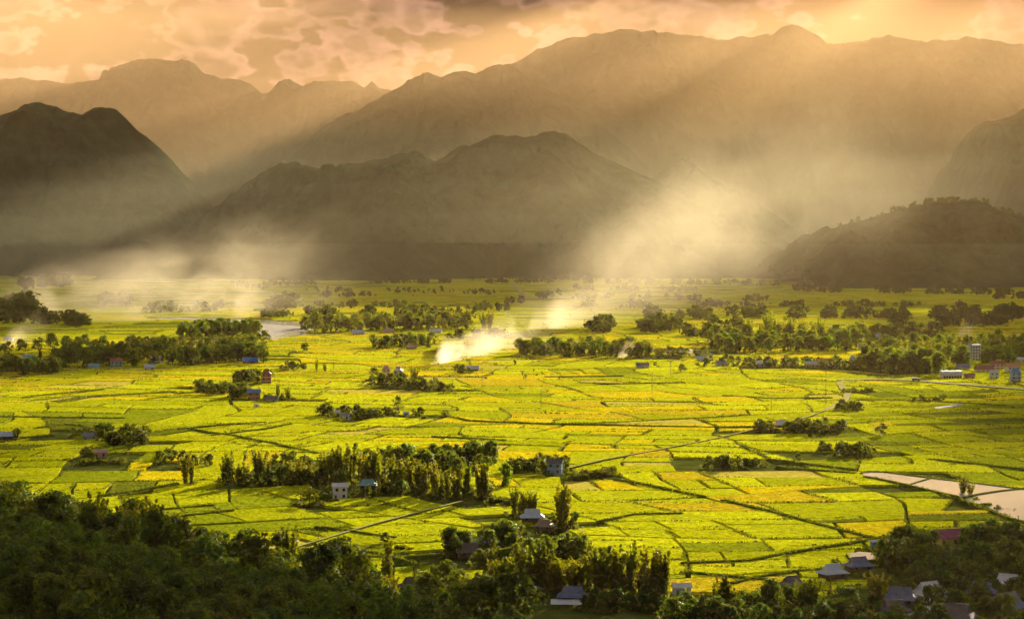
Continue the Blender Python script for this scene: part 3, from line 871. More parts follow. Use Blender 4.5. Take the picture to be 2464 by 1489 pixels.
def slab(g, V, F, I, mi):
    b = len(V); n = len(g['top'])
    V += g['top'] + [(x, y, -0.3) for x, y, z in g['top']]
    F.append(tuple(range(b, b + n))); I.append(mi)
    for i in range(n):
        j = (i + 1) % n
        F.append((b + i, b + n + i, b + n + j, b + j)); I.append(mi)


for g in PG[:300]:
    V, F, I = [], [], []
    cx, cy = g['c']
    slab(g, V, F, I, 0)
    V = [(x - cx, y - cy, z) for x, y, z in V]
    obj('rice_plot', mesh_from('rice_plot', V, F, [RM[g['m']]]), ground, loc=(cx, cy, 0))
V, F, I = [], [], []
for g in PG[300:]:
    slab(g, V, F, I, g['m'])
obj('rice_plots', mesh_from('rice_plots', V, F, RM, I), ground, kind='stuff')


# ------------------------------------------------------------------ ribbons: roads, tracks, banks
def ribbon(name, pts, width, height, mat, label, side=None, wob=0.0, step=12.0):
    P_ = [Vector((*G(u, v, height)[:2], 0.0)) for u, v in pts]
    Q = [P_[0]]
    for a, b in zip(P_[:-1], P_[1:]):
        n = max(1, int((b - a).length / step))
        for k in range(1, n + 1):
            p = a.lerp(b, k / n)
            if wob:
                w = noise3(Vector((p.x / 40, p.y / 40, 3.3)))
                p = p + Vector((w.x, w.y, 0)) * wob
            Q.append(p)
    V, F, I = [], [], []
    for i, p in enumerate(Q):
        t = (Q[min(i + 1, len(Q) - 1)] - Q[max(i - 1, 0)]).normalized()
        s = Vector((-t.y, t.x, 0))
        hw = width / 2 * (1 + (0.25 * mnoise.noise(p / 15) if wob else 0))
        hh = height + (0.25 * mnoise.noise(p / 9 + Vector((0, 0, 5))) if wob else 0)
        for d, z in ((hw + height * 0.55, -0.3), (hw, hh), (-hw, hh), (-hw - height * 0.55, -0.3)):
            V.append((p.x + s.x * d, p.y + s.y * d, z))
    for i in range(len(Q) - 1):
        for k in range(3):
            F.append((i * 4 + k, i * 4 + k + 1, i * 4 + 5 + k, i * 4 + 4 + k)); I.append(1 if k == 1 else 0)
    F += [(0, 1, 2, 3), tuple(len(V) - 4 + k for k in (3, 2, 1, 0))]; I += [0, 0]
    return obj(name, mesh_from(name, V, F, [side or M['bank'], mat], I), kind='structure', label=label)


ribbon('road', [(2015, 913), (2130, 912), (2200, 914), (2280, 921), (2370, 928), (2490, 938)], 8, 1.9, M['road'], 'pale concrete road skirting the road village')
ribbon('track', [(2020, 918), (2030, 935), (2041, 946), (2033, 962), (2008, 976), (1990, 984)], 6, 1.8, M['dirt'], 'pale crooked track leading off the road', wob=1)
ribbon('path', [(1990, 984), (1940, 1003), (1860, 1022), (1700, 1058), (1560, 1085), (1450, 1105), (1365, 1125)], 1.7, 1.9, M['dirt'], 'straight pale path across the rice to the hamlet')
ribbon('path', [(1112, 1204), (1040, 1222), (900, 1258), (800, 1288), (720, 1312), (680, 1328)], 1.5, 1.8, M['dirt'], 'pale path below the long bamboo row')
ribbon('track', [(1237, 681), (1240, 688), (1250, 700), (1270, 714)], 10, 1.9, M['dirt'], 'thin pale track at the foot of the long ridge')
BANKS = [([(1740, 1200), (1850, 1225), (1980, 1260), (2100, 1290), (2260, 1327)], 2.6), ([(1480, 1150), (1560, 1165), (1690, 1192)], 2.2), ([(1072, 985), (1080, 1000), (1130, 1010), (1300, 1017), (1500, 1021), (1700, 1026), (1850, 1024)], 3.2),
         ([(455, 1030), (560, 1045), (650, 1062), (765, 1088)], 2.2), ([(2150, 1287), (1950, 1318), (1800, 1345), (1640, 1352)], 2.2), ([(2234, 1102), (2340, 1113), (2480, 1128)], 3.4), ([(1788, 1070), (1852, 1102), (1973, 1117), (2060, 1128)], 3.0),
         ([(0, 1062), (50, 1052), (130, 1043)], 2.0), ([(130, 965), (210, 952), (340, 946), (410, 940)], 9.0), ([(60, 955), (150, 945), (250, 935)], 5.0), ([(90, 1028), (150, 1018), (200, 1022), (220, 1028)], 3.0), ([(240, 1190), (330, 1178), (420, 1160)], 2.8),
         ([(700, 1018), (640, 1030), (510, 1045)], 2.0), ([(430, 1030), (560, 1018), (640, 1014)], 3.0), ([(0, 1000), (110, 1002), (300, 1004)], 2.0), ([(850, 1100), (900, 1090), (1020, 1080)], 2.2), ([(1390, 920), (1500, 922), (1640, 918)], 4.0), ([(1310, 905), (1500, 903)], 3.0),
         ([(1640, 1372), (1760, 1385), (1840, 1392)], 2.4), ([(1760, 1400), (1820, 1385), (1900, 1372), (2000, 1365)], 2.2), ([(2010, 1345), (2030, 1365), (2070, 1378)], 2.2), ([(1440, 1252), (1500, 1240), (1530, 1234), (1640, 1233)], 2.0),
         ([(1040, 1048), (1130, 1052), (1220, 1057)], 2.2), ([(760, 1265), (830, 1272), (950, 1290)], 1.8), ([(860, 1335), (960, 1338), (1060, 1330)], 2.5), ([(1870, 1120), (1960, 1128), (2060, 1136)], 2.4), ([(2060, 960), (2200, 962), (2420, 974)], 2.6), ([(1740, 950), (1860, 957), (2000, 955)], 2.6),
         ([(300, 1258), (420, 1240), (560, 1225)], 2.0), ([(300, 1232), (400, 1222), (520, 1212)], 1.8), ([(870, 1320), (1000, 1352), (1010, 1395)], 1.8)]
for k, (pts, w) in enumerate(BANKS):
    u, v = pts[len(pts) // 2]
    o = ribbon('field_bank', pts, w, 1.9, M['bank'], 'grassy field bank between the rice plots', wob=2.0 if w < 4 else 5.0, step=8.0)
    o['group'] = 'grassy field banks'


def flat(name, pts, z, mat, label, bank=None):
    P_ = [G(u, v, z) for u, v in pts]
    n = len(P_)
    V = [tuple(p) for p in P_] + [(p.x, p.y, -0.4) for p in P_]
    F = [tuple(range(n))] + [(i, n + i, n + (i + 1) % n, (i + 1) % n) for i in range(n)]
    me = mesh_from(name, V, F, [mat])
    me.polygons[0].flip() if me.polygons[0].normal.z < 0 else None
    obj(name, me, kind='structure', label=label)


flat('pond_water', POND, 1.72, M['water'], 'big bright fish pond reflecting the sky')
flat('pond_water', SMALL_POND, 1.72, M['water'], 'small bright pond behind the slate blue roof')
flat('river_gravel', RIVER_BAR, 1.75, M['sand'], 'grey gravel bar inside the river bend')
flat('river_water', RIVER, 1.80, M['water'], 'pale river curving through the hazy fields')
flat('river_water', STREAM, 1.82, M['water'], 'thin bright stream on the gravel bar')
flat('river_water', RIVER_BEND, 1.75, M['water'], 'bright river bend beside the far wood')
ribbon('pond_bank', POND[:7], 1.6, 2.1, M['bank'], 'far grassy rim of the big pond', wob=1)
ribbon('pond_bank', [(2464, 1253), (2420, 1243), (2385, 1227), (2368, 1215), (2330, 1206), (2300, 1192), (2240, 1178), (2160, 1159), (2110, 1149), (2078, 1144)], 1.8, 2.1, M['bank'], 'near grassy rim of the big pond', wob=1.2)
ribbon('pond_bank', [(2318, 1196), (2350, 1188), (2400, 1180), (2490, 1170)], 2.2, 2.2, M['bank'], 'dyke that divides the big pond', wob=1)
ribbon('pond_bank', [(2192, 1163), (2238, 1149)], 1.2, 2.1, M['bank'], 'short dyke near the narrow end of the big pond')
ribbon('pond_bank', SMALL_POND[2:] + SMALL_POND[:1], 1.0, 2.0, M['dirt'], 'earth rim of the small pond')
# ------------------------------------------------------------------ houses
def stilt_roof(w, d, z0, h, over=0.9):
    """hipped and gabled roof with flared eaves"""
    ex, ey = w / 2 + over, d / 2 + over
    mx, my = w / 2 - 0.10 * w, d / 2 * 0.62
    rx = w / 2 * 0.70
    z1, z2 = z0 + h * 0.36, z0 + h
    gx = mx - 0.05 * w
    V = [(-ex, -ey, z0), (ex, -ey, z0), (ex, ey, z0), (-ex, ey, z0), (-mx, -my, z1), (mx, -my, z1), (mx, my, z1), (-mx, my, z1), (-rx, 0, z2), (rx, 0, z2),
         (-ex, -ey, z0 - 0.15), (ex, -ey, z0 - 0.15), (ex, ey, z0 - 0.15), (-ex, ey, z0 - 0.15)]
    F = [(0, 1, 5, 4), (1, 2, 6, 5), (2, 3, 7, 6), (3, 0, 4, 7), (4, 5, 9, 8), (6, 7, 8, 9), (5, 6, 9), (7, 4, 8), (0, 10, 11, 1), (1, 11, 12, 2), (2, 12, 13, 3), (3, 13, 10, 0), (13, 12, 11, 10)]
    return V, F


def gable_roof(w, d, z0, h, over=0.6):
    ex, ey = w / 2 + over, d / 2 + over
    t = 0.15
    V = [(-ex, -ey, z0), (ex, -ey, z0), (ex, ey, z0), (-ex, ey, z0), (-ex, 0, z0 + h), (ex, 0, z0 + h), (-ex, -ey, z0 - t), (ex, -ey, z0 - t), (ex, ey, z0 - t), (-ex, ey, z0 - t)]
    F = [(0, 1, 5, 4), (2, 3, 4, 5), (1, 2, 5), (3, 0, 4), (0, 6, 7, 1), (1, 7, 8, 2), (2, 8, 9, 3), (3, 9, 6, 0), (9, 8, 7, 6)]
    return V, F


def windows(root, xs, yface, z0, z1, ww, near):
    for x in xs:
        f = MB().box(x - ww / 2 - 0.12, x + ww / 2 + 0.12, yface - 0.06, yface + 0.02, z0 - 0.12, z1 + 0.12).build('window', M['post'], root)
        MB().box(x - ww / 2, x + ww / 2, yface - 0.10, yface - 0.055, z0, z1).build('pane', M['glass'], f)


def house(u, v, w, style, roof, wall, turn, label):
    p = G(u, v)
    near = p.y < 1250
    root = obj('village_house', None, loc=(p.x, p.y, 0), rz=R(turn), label=label, category='house', group='houses of the valley')
    if style in ('hut',):
        root.name = 'field_hut'; root['category'] = 'hut'; root['group'] = 'small huts in the fields'
    elif style == 'block':
        root.name = 'tower_block'; root['category'] = 'building'
    elif style == 'hall':
        root.name = 'village_hall'; root['category'] = 'building'
    rm, wm = ROOF[roof], WALL[wall]
    d = w * 0.68
    if style in ('stilt', 'lean'):
        zf, hw, hr = 2.0, 2.1, w * 0.36
        for x in (-w / 2 + 0.3, 0, w / 2 - 0.3):
            for y in (-d / 2 + 0.3, d / 2 - 0.3):
                MB().box(x - 0.14, x + 0.14, y - 0.14, y + 0.14, 0, zf).build('stilt_post', M['post'], root)
        MB().box(-w / 2, w / 2, -d / 2, d / 2, zf, zf + hw).build('wall', wm, root)
        MB().box(-w / 2 - 0.5, w / 2 + 0.5, -d / 2 - 1.1, -d / 2 - 0.01, zf - 0.12, zf + 0.02).build('veranda', M['post'], root)
        if near:
            windows(root, [-w * 0.3, w * 0.3], -d / 2, zf + 0.6, zf + 1.6, 0.9, near)
            MB().box(-0.5, 0.5, -d / 2 - 0.06, -d / 2 + 0.02, zf + 0.05, zf + 1.85).build('door', M['post'], root)
        r = MB().add(*stilt_roof(w, d, zf + hw - 0.35, hr)).build('roof', rm, root)
        MB().box(-w * 0.36, w * 0.36, -0.14, 0.14, zf + hw - 0.35 + hr - 0.05, zf + hw - 0.35 + hr + 0.14).build('ridge_cap', rm, r)
        if style == 'lean':
            V = [(-w / 2 - 2.8, -d / 2 - 3.4, 1.9), (w / 2 - 1.2, -d / 2 - 3.4, 1.9), (w / 2 - 1.2, -d / 2 - 0.2, 3.2), (-w / 2 - 2.8, -d / 2 - 0.2, 3.2)]
            V += [(x, y, z - 0.12) for x, y, z in V]
            MB().add(V, [(0, 1, 2, 3), (7, 6, 5, 4), (0, 4, 5, 1), (1, 5, 6, 2), (2, 6, 7, 3), (3, 7, 4, 0)]).build('lean_to_roof', ROOF['white'], root)
            for x in (-w / 2 - 2.6, w / 2 - 1.4):
                MB().box(x - 0.1, x + 0.1, -d / 2 - 3.3, -d / 2 - 3.1, 0, 1.95).build('lean_to_post', M['post'], root)
    elif style in ('plain', 'storey', 'tower'):
        st = {'plain': 1, 'storey': 2, 'tower': 3}[style]
        if style == 'tower':
            d = w * 0.9
        hw = 3.2 * st
        MB().box(-w / 2, w / 2, -d / 2, d / 2, 0, hw).build('wall', wm, root)
        n = max(2, int(w / 3.5))
        for s in range(st):
            xs = [(-0.5 + (k + 0.5) / n) * w for k in range(n)]
            if s == 0:
                xs = xs[1:]
                MB().box(-w / 2 + 0.6, -w / 2 + 1.7, -d / 2 - 0.06, -d / 2 + 0.02, 0, 2.2).build('door', M['post'], root)
            windows(root, xs, -d / 2, 3.2 * s + 1.0, 3.2 * s + 2.3, 1.1, near)
            if s:
                MB().box(-w / 2 - 0.15, w / 2 + 0.15, -d / 2 - 0.18, d / 2 + 0.15, 3.2 * s - 0.1, 3.2 * s + 0.12).build('floor_band', WALL['white'], root)
        if style == 'tower':
            r = MB().add(*stilt_roof(w * 0.8, d * 0.8, hw, w * 0.42, 0.9)).build('roof', rm, root)
            MB().box(-w * 0.2, w * 0.2, -d * 0.2, d * 0.2, hw + 0.3, hw + w * 0.42 + 0.6).build('roof_lantern', wm, r)
        else:
            MB().add(*gable_roof(w, d, hw, w * 0.26)).build('roof', rm, root)
    elif style == 'hut':
        for x in (-w / 2 + 0.2, w / 2 - 0.2):
            for y in (-d / 2 + 0.2, d / 2 - 0.2):
                MB().box(x - 0.12, x + 0.12, y - 0.12, y + 0.12, 0, 1.6).build('stilt_post', M['post'], root)
        MB().box(-w / 2 + 0.1, w / 2 - 0.1, -d / 2 + 0.1, d / 2 - 0.1, 1.6, 3.6).build('wall', wm, root)
        windows(root, [0], -d / 2 + 0.1, 2.3, 3.0, 0.7, near)
        MB().add(*gable_roof(w, d, 3.55, w * 0.22, 0.5)).build('roof', rm, root)
    elif style == 'block':
        hw = 17.0
        MB().box(-w / 2, w / 2, -4, 4, 0, hw).build('wall', wm, root)
        MB().box(-w / 2 - 1.9, -w / 2 - 0.01, -4.2, 4, 0, hw + 1.5).build('stair_tower', WALL['blue'], root)
        for s in range(5):
            windows(root, [-w * 0.3, 0, w * 0.3], -4, 3.3 * s + 1.1, 3.3 * s + 2.6, 1.4, near)
        MB().box(-w / 2 - 0.2, w / 2 + 0.3, -4.3, 4.3, hw + 0.01, hw + 0.7).build('roof', rm, root)
    elif style == 'hall':
        d = 12
        MB().box(-w / 2, w / 2, -d / 2, d / 2, 0, 4.2).build('wall', wm, root)
        windows(root, [(-0.5 + (k + 0.5) / 7) * w for k in range(7)], -d / 2, 1.2, 2.8, 1.6, near)
        V, F = [], []
        n = 10
        for k in range(n + 1):
            a = math.pi * k / n
            V += [(-w / 2 - 0.8, -math.cos(a) * (d / 2 + 0.8), 4.21 + 3.4 * math.sin(a)), (w / 2 + 0.8, -math.cos(a) * (d / 2 + 0.8), 4.21 + 3.4 * math.sin(a))]
        for k in range(n):
            F.append((2 * k, 2 * k + 1, 2 * k + 3, 2 * k + 2))
        F += [tuple(range(0, 2 * n + 2, 2)), tuple(reversed(range(1, 2 * n + 2, 2))), (0, 2 * n, 2 * n + 1, 1)]
        MB().add(V, F).build('roof', rm, root)


for h in HOUSES:
    house(*h)


# ------------------------------------------------------------------ plants: one mesh of each kind, shared by its copies
def leaf_quads(c, nrm, length, width, r, droop=0.0):
    """Pointed leaf-spray faces at c facing nrm."""
    n = len(c)
    nrm = nrm / (np.linalg.norm(nrm, axis=1, keepdims=True) + 1e-9)
    rnd = r.normal(size=(n, 3))
    if droop:
        rnd[:, 2] -= droop
    t = rnd - nrm * (rnd * nrm).sum(1, keepdims=True)
    t /= np.linalg.norm(t, axis=1, keepdims=True) + 1e-9
    s = np.cross(nrm, t)
    L_ = length[:, None] * 0.5; W = width[:, None] * 0.5
    bend = nrm * (length[:, None] * 0.12)
    return np.stack([c - t * L_ - bend, c - s * W + t * L_ * 0.1, c + t * L_ - bend, c + s * W + t * L_ * 0.1], axis=1)


def make_tree(seed, h=10.0, spread=0.40, lobes=20, per=46, leaf=0.85, low=0.28, flat_=0.85):
    r = np.random.default_rng(seed); rr = random.Random(seed)
    tr = MB()
    pts = [(0, 0, -0.3)]
    x = y = 0.0
    for k in range(1, 6):
        x += rr.uniform(-0.03, 0.03) * h; y += rr.uniform(-0.03, 0.03) * h
        pts.append((x, y, h * 0.14 * k))
    tr.tube(pts, [0.030 * h * (1 - 0.15 * k) for k in range(6)], 6)
    C, N_, S_ = [], [], []
    for k in range(lobes):
        a = rr.random() * 2 * math.pi
        zz = rr.random() ** 0.75
        prof = math.sin(math.pi * min(1, 0.16 + zz * 0.80)) ** 0.7
        q = spread * h * prof * math.sqrt(rr.uniform(0.05, 1))
        lc = np.array([x * 0.8 + q * math.cos(a), y * 0.8 + q * math.sin(a), h * (low + (0.93 - low) * zz)])
        lr = h * rr.uniform(0.06, 0.17)
        tr.tube([pts[min(5, 1 + int(zz * 4))], tuple(lc * 0.6 + np.array(pts[3]) * 0.4), tuple(lc)], [0.012 * h, 0.008 * h, 0.003 * h], 4)
        n = int(per * rr.uniform(0.7, 1.3))
        d = r.normal(size=(n, 3)); d /= np.linalg.norm(d, axis=1, keepdims=True)
        rad = lr * (0.30 + 1.05 * r.random((n, 1)) ** 0.8)
        C.append(lc + d * rad * np.array([1, 1, flat_])); N_.append(d + r.normal(size=(n, 3)) * 0.45 + np.array([0, 0, 0.25])); S_.append(np.full(n, leaf) * r.uniform(0.6, 1.25, n))
    C, N_, S_ = np.concatenate(C), np.concatenate(N_), np.concatenate(S_)
    q = leaf_quads(C, N_, S_ * 1.25, S_ * 0.85, r, 0.3)
    return dict(h=h, quads=q, trunk=tr)


def make_bamboo(seed, h=18.0, culms=26, foot=1.6, lean=0.20):
    r = np.random.default_rng(seed); rr = random.Random(seed)
    tr = MB()
    C, N_, L_ = [], [], []
    for k in range(culms):
        a = rr.random() * 2 * math.pi
        q = foot * math.sqrt(rr.random())
        bx, by = q * math.cos(a), q * math.sin(a)
        hh = h * (rr.uniform(0.55, 0.92) if k % 4 else rr.uniform(0.9, 1.08))
        ln = hh * lean * rr.uniform(0.25, 1.25) * (0.3 + q / foot)
        a2 = a + rr.uniform(-0.5, 0.5)
        f = lambda t: (bx + ln * math.cos(a2) * t ** 2.0, by + ln * math.sin(a2) * t ** 2.0, hh * (t - 0.07 * t ** 4) - 0.2)
        tr.tube([f(t) for t in (0, 0.3, 0.55, 0.78, 1.0)], [0.10, 0.10, 0.08, 0.05, 0.015], 3)
        n = int(66 * hh / h)
        t = 0.12 + 0.88 * r.random(n) ** 0.66
        c = np.array([f(v) for v in t])
        wid = 0.2 + 0.75 * np.sin(np.pi * np.clip(t * 0.86 + 0.08, 0, 1))
        an = r.random(n) * 2 * np.pi
        off = np.stack([np.cos(an), np.sin(an), -0.25 + 0.3 * r.normal(size=n)], 1) * (wid * r.uniform(0.3, 1.0, n))[:, None]
        C.append(c + off); N_.append(off + r.normal(size=(n, 3)) * 0.5 + np.array([0, 0, 0.4])); L_.append(r.uniform(0.9, 1.7, n))
    C, N_, L_ = np.concatenate(C), np.concatenate(N_), np.concatenate(L_)
    return dict(h=h, quads=leaf_quads(C, N_, L_, L_ * 0.5, r, 0.8), trunk=tr)


def make_shrub(seed, h=2.6):
    r = np.random.default_rng(seed); rr = random.Random(seed)
    tr = MB()
    C, N_ = [], []
    for k in range(8):
        a = rr.random() * 6.28; q = h * 0.5 * math.sqrt(rr.random())
        lc = np.array([q * math.cos(a), q * math.sin(a), h * rr.uniform(0.2, 0.75)])
        tr.tube([(0, 0, -0.2), tuple(lc)], [0.05, 0.02], 3)
        d = r.normal(size=(30, 3)); d /= np.linalg.norm(d, axis=1, keepdims=True)
        C.append(lc + d * h * 0.24); N_.append(d + r.normal(size=d.shape) * 0.4)
    C, N_ = np.concatenate(C), np.concatenate(N_)
    s = r.uniform(0.35, 0.65, len(C))
    return dict(h=h, quads=leaf_quads(C, N_, s * 1.3, s * 0.8, r), trunk=tr)


def make_palm(seed, h=8.0, n=15):
    r = np.random.default_rng(seed); rr = random.Random(seed)
    tr = MB().tube([(0, 0, -0.3), (0.15, 0, h * 0.3), (0.1, 0.1, h * 0.7)], [0.22, 0.17, 0.12], 6)
    Q = []
    for k in range(n):
        a = 2 * math.pi * k / n + rr.uniform(-0.2, 0.2)
        up = rr.uniform(0.1, 1.0)
        L_ = h * rr.uniform(0.36, 0.48)
        f = lambda t: np.array([0.1 + L_ * t * math.cos(a) * (1 - 0.3 * up * (1 - t)), 0.1 + L_ * t * math.sin(a) * (1 - 0.3 * up * (1 - t)), h * 0.7 + L_ * (up * t - 0.75 * t * t)])
        s = np.array([-math.sin(a), math.cos(a), 0.0])
        for j in range(6):
            t0, t1 = j / 6, (j + 1) / 6
            w0, w1 = 0.11 * L_ * math.sin(math.pi * (0.12 + 0.8 * t0)), 0.11 * L_ * math.sin(math.pi * (0.12 + 0.8 * t1))
            dz = np.array([0, 0, -0.35])
            for sg in (-1, 1):
                Q.append([f(t0), f(t1), f(t1) + sg * s * w1 + dz * w1, f(t0) + sg * s * w0 + dz * w0])
    return dict(h=h, quads=np.array(Q), trunk=tr)


ARCH = {
    'tree': [make_tree(100 + k, 10.0, sp, lb, pe, lf, lo) for k, (sp, lb, pe, lf, lo) in enumerate([(0.38, 26, 46, 0.75, 0.12), (0.44, 28, 42, 0.78, 0.16), (0.30, 24, 46, 0.72, 0.10), (0.36, 20, 50, 0.72, 0.20), (0.24, 22, 44, 0.70, 0.08), (0.34, 17, 40, 0.75, 0.14)])],
    'bamboo': [make_bamboo(200 + k, 18.0, c, f, ln) for k, (c, f, ln) in enumerate([(13, 0.9, 0.12), (16, 1.2, 0.16), (20, 1.7, 0.20), (11, 0.7, 0.08), (15, 1.0, 0.18), (18, 1.4, 0.13)])],
    'shrub': [make_shrub(300 + k) for k in range(3)],
    'palm': [make_palm(400 + k, 8.0, n) for k, n in enumerate((15, 12))],
}
LEAFM = {'tree': M['leaf'], 'bamboo': M['bamboo'], 'shrub': M['bush'], 'palm': M['palm']}
WOODM = {'tree': M['bark'], 'bamboo': M['culm'], 'shrub': M['bark'], 'palm': M['bark']}
for k, lst in ARCH.items():
    for a in lst:
        a['crown_me'] = quads_mesh(k + '_crown', a['quads'], LEAFM[k])
        a['trunk_me'] = a['trunk'].mesh(k + '_trunk', WOODM[k])
        q = np.array(a['trunk'].v)
        a['whole_me'] = None


def whole(a, k):
    """crown and trunk in one mesh, for far copies"""
    if a['whole_me'] is None:
        q = a['quads']
        V = np.concatenate([q.reshape(-1, 3), np.array(a['trunk'].v)])
        n = len(q)
        F = [(4 * i, 4 * i + 1, 4 * i + 2, 4 * i + 3) for i in range(n)] + [tuple(x + 4 * n for x in f) for f in a['trunk'].f]
        a['whole_me'] = mesh_from(k, V, F, [LEAFM[k], WOODM[k]], [0] * n + [1] * len(a['trunk'].f))
    return a['whole_me']


NAMES = {'tree': 'broadleaf_tree', 'bamboo': 'bamboo_clump', 'shrub': 'shrub', 'palm': 'palm_tree'}
CATS = {'tree': 'tree', 'bamboo': 'bamboo', 'shrub': 'shrub', 'palm': 'palm'}
LOOK = {'tree': ['tall leafy tree', 'leafy tree', 'low leafy tree'], 'bamboo': ['tall feathery bamboo', 'feathery bamboo', 'low bamboo'], 'shrub': ['bushy shrub'] * 3, 'palm': ['palm with drooping fronds'] * 3}
rp = random.Random(21)


def plant(kind, x, y, z, h, label, group, name=None, parts=True):
    a = ARCH[kind][rp.randrange(len(ARCH[kind]))]
    s = h / a['h']
    wv = s * rp.uniform(0.9, 1.15)
    if kind == 'bamboo':
        wv = max(s, 0.75) * rp.uniform(0.9, 1.2)
    sc = (wv, wv * rp.uniform(0.9, 1.1), s)
    rz = rp.random() * 6.28
    if parts:
        root = obj(name or NAMES[kind], None, loc=(x, y, z), rz=rz, sc=sc, label=label, category=CATS[kind], group=group)
        obj('stalks' if kind == 'bamboo' else 'trunk', a['trunk_me'], root)
        obj('crown', a['crown_me'], root)
    else:
        obj(name or NAMES[kind], whole(a, kind), loc=(x, y, z), rz=rz, sc=sc, label=label, category=CATS[kind], group=group)


def labelled(phrase, lst, name=None, parts=True, prefix=''):
    by = {}
    for t in lst:
        by.setdefault(t[0], []).append(t)
    for kind, L_ in by.items():
        L_.sort(key=lambda t: t[4])
        hs = sorted(t[6] for t in L_)
        for i, t in enumerate(L_):
            q = hs.index(t[6]) / max(1, len(hs) - 1)
            look = LOOK[kind][0 if q > 0.66 else 1 if q > 0.33 else 2]
            if len(L_) == 1:
                lab = f'{look}, the only one of {phrase}'
            else:
                lab = f'{prefix}{look}, {ordw(i + 1)} from left among {phrase}'
            plant(kind, t[1], t[2], 0, t[3], lab, {'tree': 'trees', 'bamboo': 'bamboo', 'shrub': 'shrubs', 'palm': 'palms'}[kind] + ' of ' + phrase, name, parts and t[2] < 1700)


def largest(groves, n):
    hs = sorted((t[6] for ph, L_ in groves for t in L_ if t[0] == 'tree'), reverse=True)
    return hs[n] if len(hs) > n else 0.0


minor = []
cut = largest(GT, 300)
for ph, L_ in GT:
    labelled(ph, [t for t in L_ if t[0] != 'tree' or t[6] > cut or (len(L_) < 25 and t[6] > 0.75 * cut and t[5] < 1060 and rp.random() < 0.15)])
    minor += [t for t in L_ if t[0] == 'tree' and t[6] <= cut]
cut = largest(BT, 300)
for ph, L_ in BT:
    tr_ = [t for t in L_ if t[0] == 'tree' and t[6] > cut]; bb = [t for t in L_ if t[0] != 'tree']
    labelled(ph, tr_, 'village_tree', False, 'hazy ')
    labelled(ph, bb, None, False, 'hazy ')
    minor += [t for t in L_ if t[0] == 'tree' and t[6] <= cut]


def merged(name, items, mat, keep=1.0, **props):
    """items: (archetype, x, y, z, sx, sz, rz): one mesh"""
    out = []
    r = np.random.default_rng(5)
    for (a, x, y, z, sx, sz, rz) in items:
        q = a['quads']
        if keep < 1:
            q = q[r.random(len(q)) < keep]
        c, s = math.cos(rz), math.sin(rz)
        X = q[..., 0] * sx; Y = q[..., 1] * sx
        out.append(np.stack([x + c * X - s * Y, y + s * X + c * Y, z + q[..., 2] * sz], -1))
    return obj(name, quads_mesh(name, np.concatenate(out), mat), kind='stuff', **props)


def grow(q, f):
    c = q.mean(axis=1, keepdims=True)
    return c + (q - c) * f


# far trees that read as one mass
far_arch = [dict(quads=grow(a['quads'][::14], 3.0)) for a in ARCH['tree']] + [dict(quads=grow(a['quads'][::16], 3.2) * (10 / 18)) for a in ARCH['bamboo'][1:2]]
mid_arch = [dict(quads=grow(a['quads'][::2], 1.35)) for a in ARCH['tree']]
low_shrub = [dict(quads=grow(a['quads'][::2], 1.35)) for a in ARCH['shrub']]
merged('distant_treeline', [(rp.choice(far_arch), t[1], t[2], 0, t[3] / 10 * rp.uniform(1.0, 1.5), t[3] / 10, rp.random() * 6.28) for t in FT], M['farleaf'], label='far hazy tree lines at the end of the plain', category='trees')

merged('grove_foliage', [(rp.choice(mid_arch), t[1], t[2], 0, t[3] / 10 * rp.uniform(0.95, 1.2), t[3] / 10, rp.random() * 6.28) for t in minor], M['leaf'], label='smaller leafy trees that fill the groves', category='trees')

# undergrowth below the groves
items = []
for ph, L_ in GT + BT:
    if ph in ('the open rice fields', 'the pond dyke'):
        continue
    for t in L_:
        for k in range(2):
            items.append((rp.choice(low_shrub), t[1] + rp.uniform(-5, 5), t[2] + rp.uniform(-5, 5), 0, rp.uniform(0.8, 2.0), rp.uniform(0.6, 1.5), rp.random() * 6.28))
merged('undergrowth', items, M['bush'], keep=0.6, label='low scrub growing under the groves', category='scrub')

# ------------------------------------------------------------------ the wooded slope below the viewpoint
cand = []
rh = random.Random(31)
taken = {}
for _ in range(30000):
    x, y = rh.uniform(-290, 60), rh.uniform(300, 1000)
    d = ((x + 12.0) * -250.0 + (y - 690.0) * -226.0) / 337.0
    if d < -8 or d > 290:
        continue
    z = hill_h(x, y)
    u, v = UV(x, y, z)
    if u < -70 or u > 1240 or v > 1640:
        continue
    sp = 6.4 if d > 60 else 7.4
    key = (int(x // sp), int(y // sp))
    if any((x - p[0]) ** 2 + (y - p[1]) ** 2 < sp * sp for a in (-1, 0, 1) for b in (-1, 0, 1) for p in taken.get((key[0] + a, key[1] + b), [])):
        continue
    h = ((rh.uniform(6, 12) if rh.random() < 0.7 else rh.uniform(13, 21)) if d < 60 else rh.choice((rh.uniform(4, 7), rh.uniform(4, 7), rh.uniform(7, 11))))
    hp = h * FPX / y
    if hides_house(u, v, hp, x, y) and d < 60:
        continue
    taken.setdefault(key, []).append((x, y))
    cand.append((x, y, z, h, u, v, hp, d))
cand.sort(key=lambda c: -c[6] * (1.8 if c[7] < 70 else 1.0))
vis = [c for c in cand if c[5] - c[6] < 1489 and -40 < c[4] < 1240]
front, rest = vis[:290], vis[290:] + [c for c in cand if c not in vis]
front.sort(key=lambda c: c[5] - c[6] * 0.5)
nrow = 20
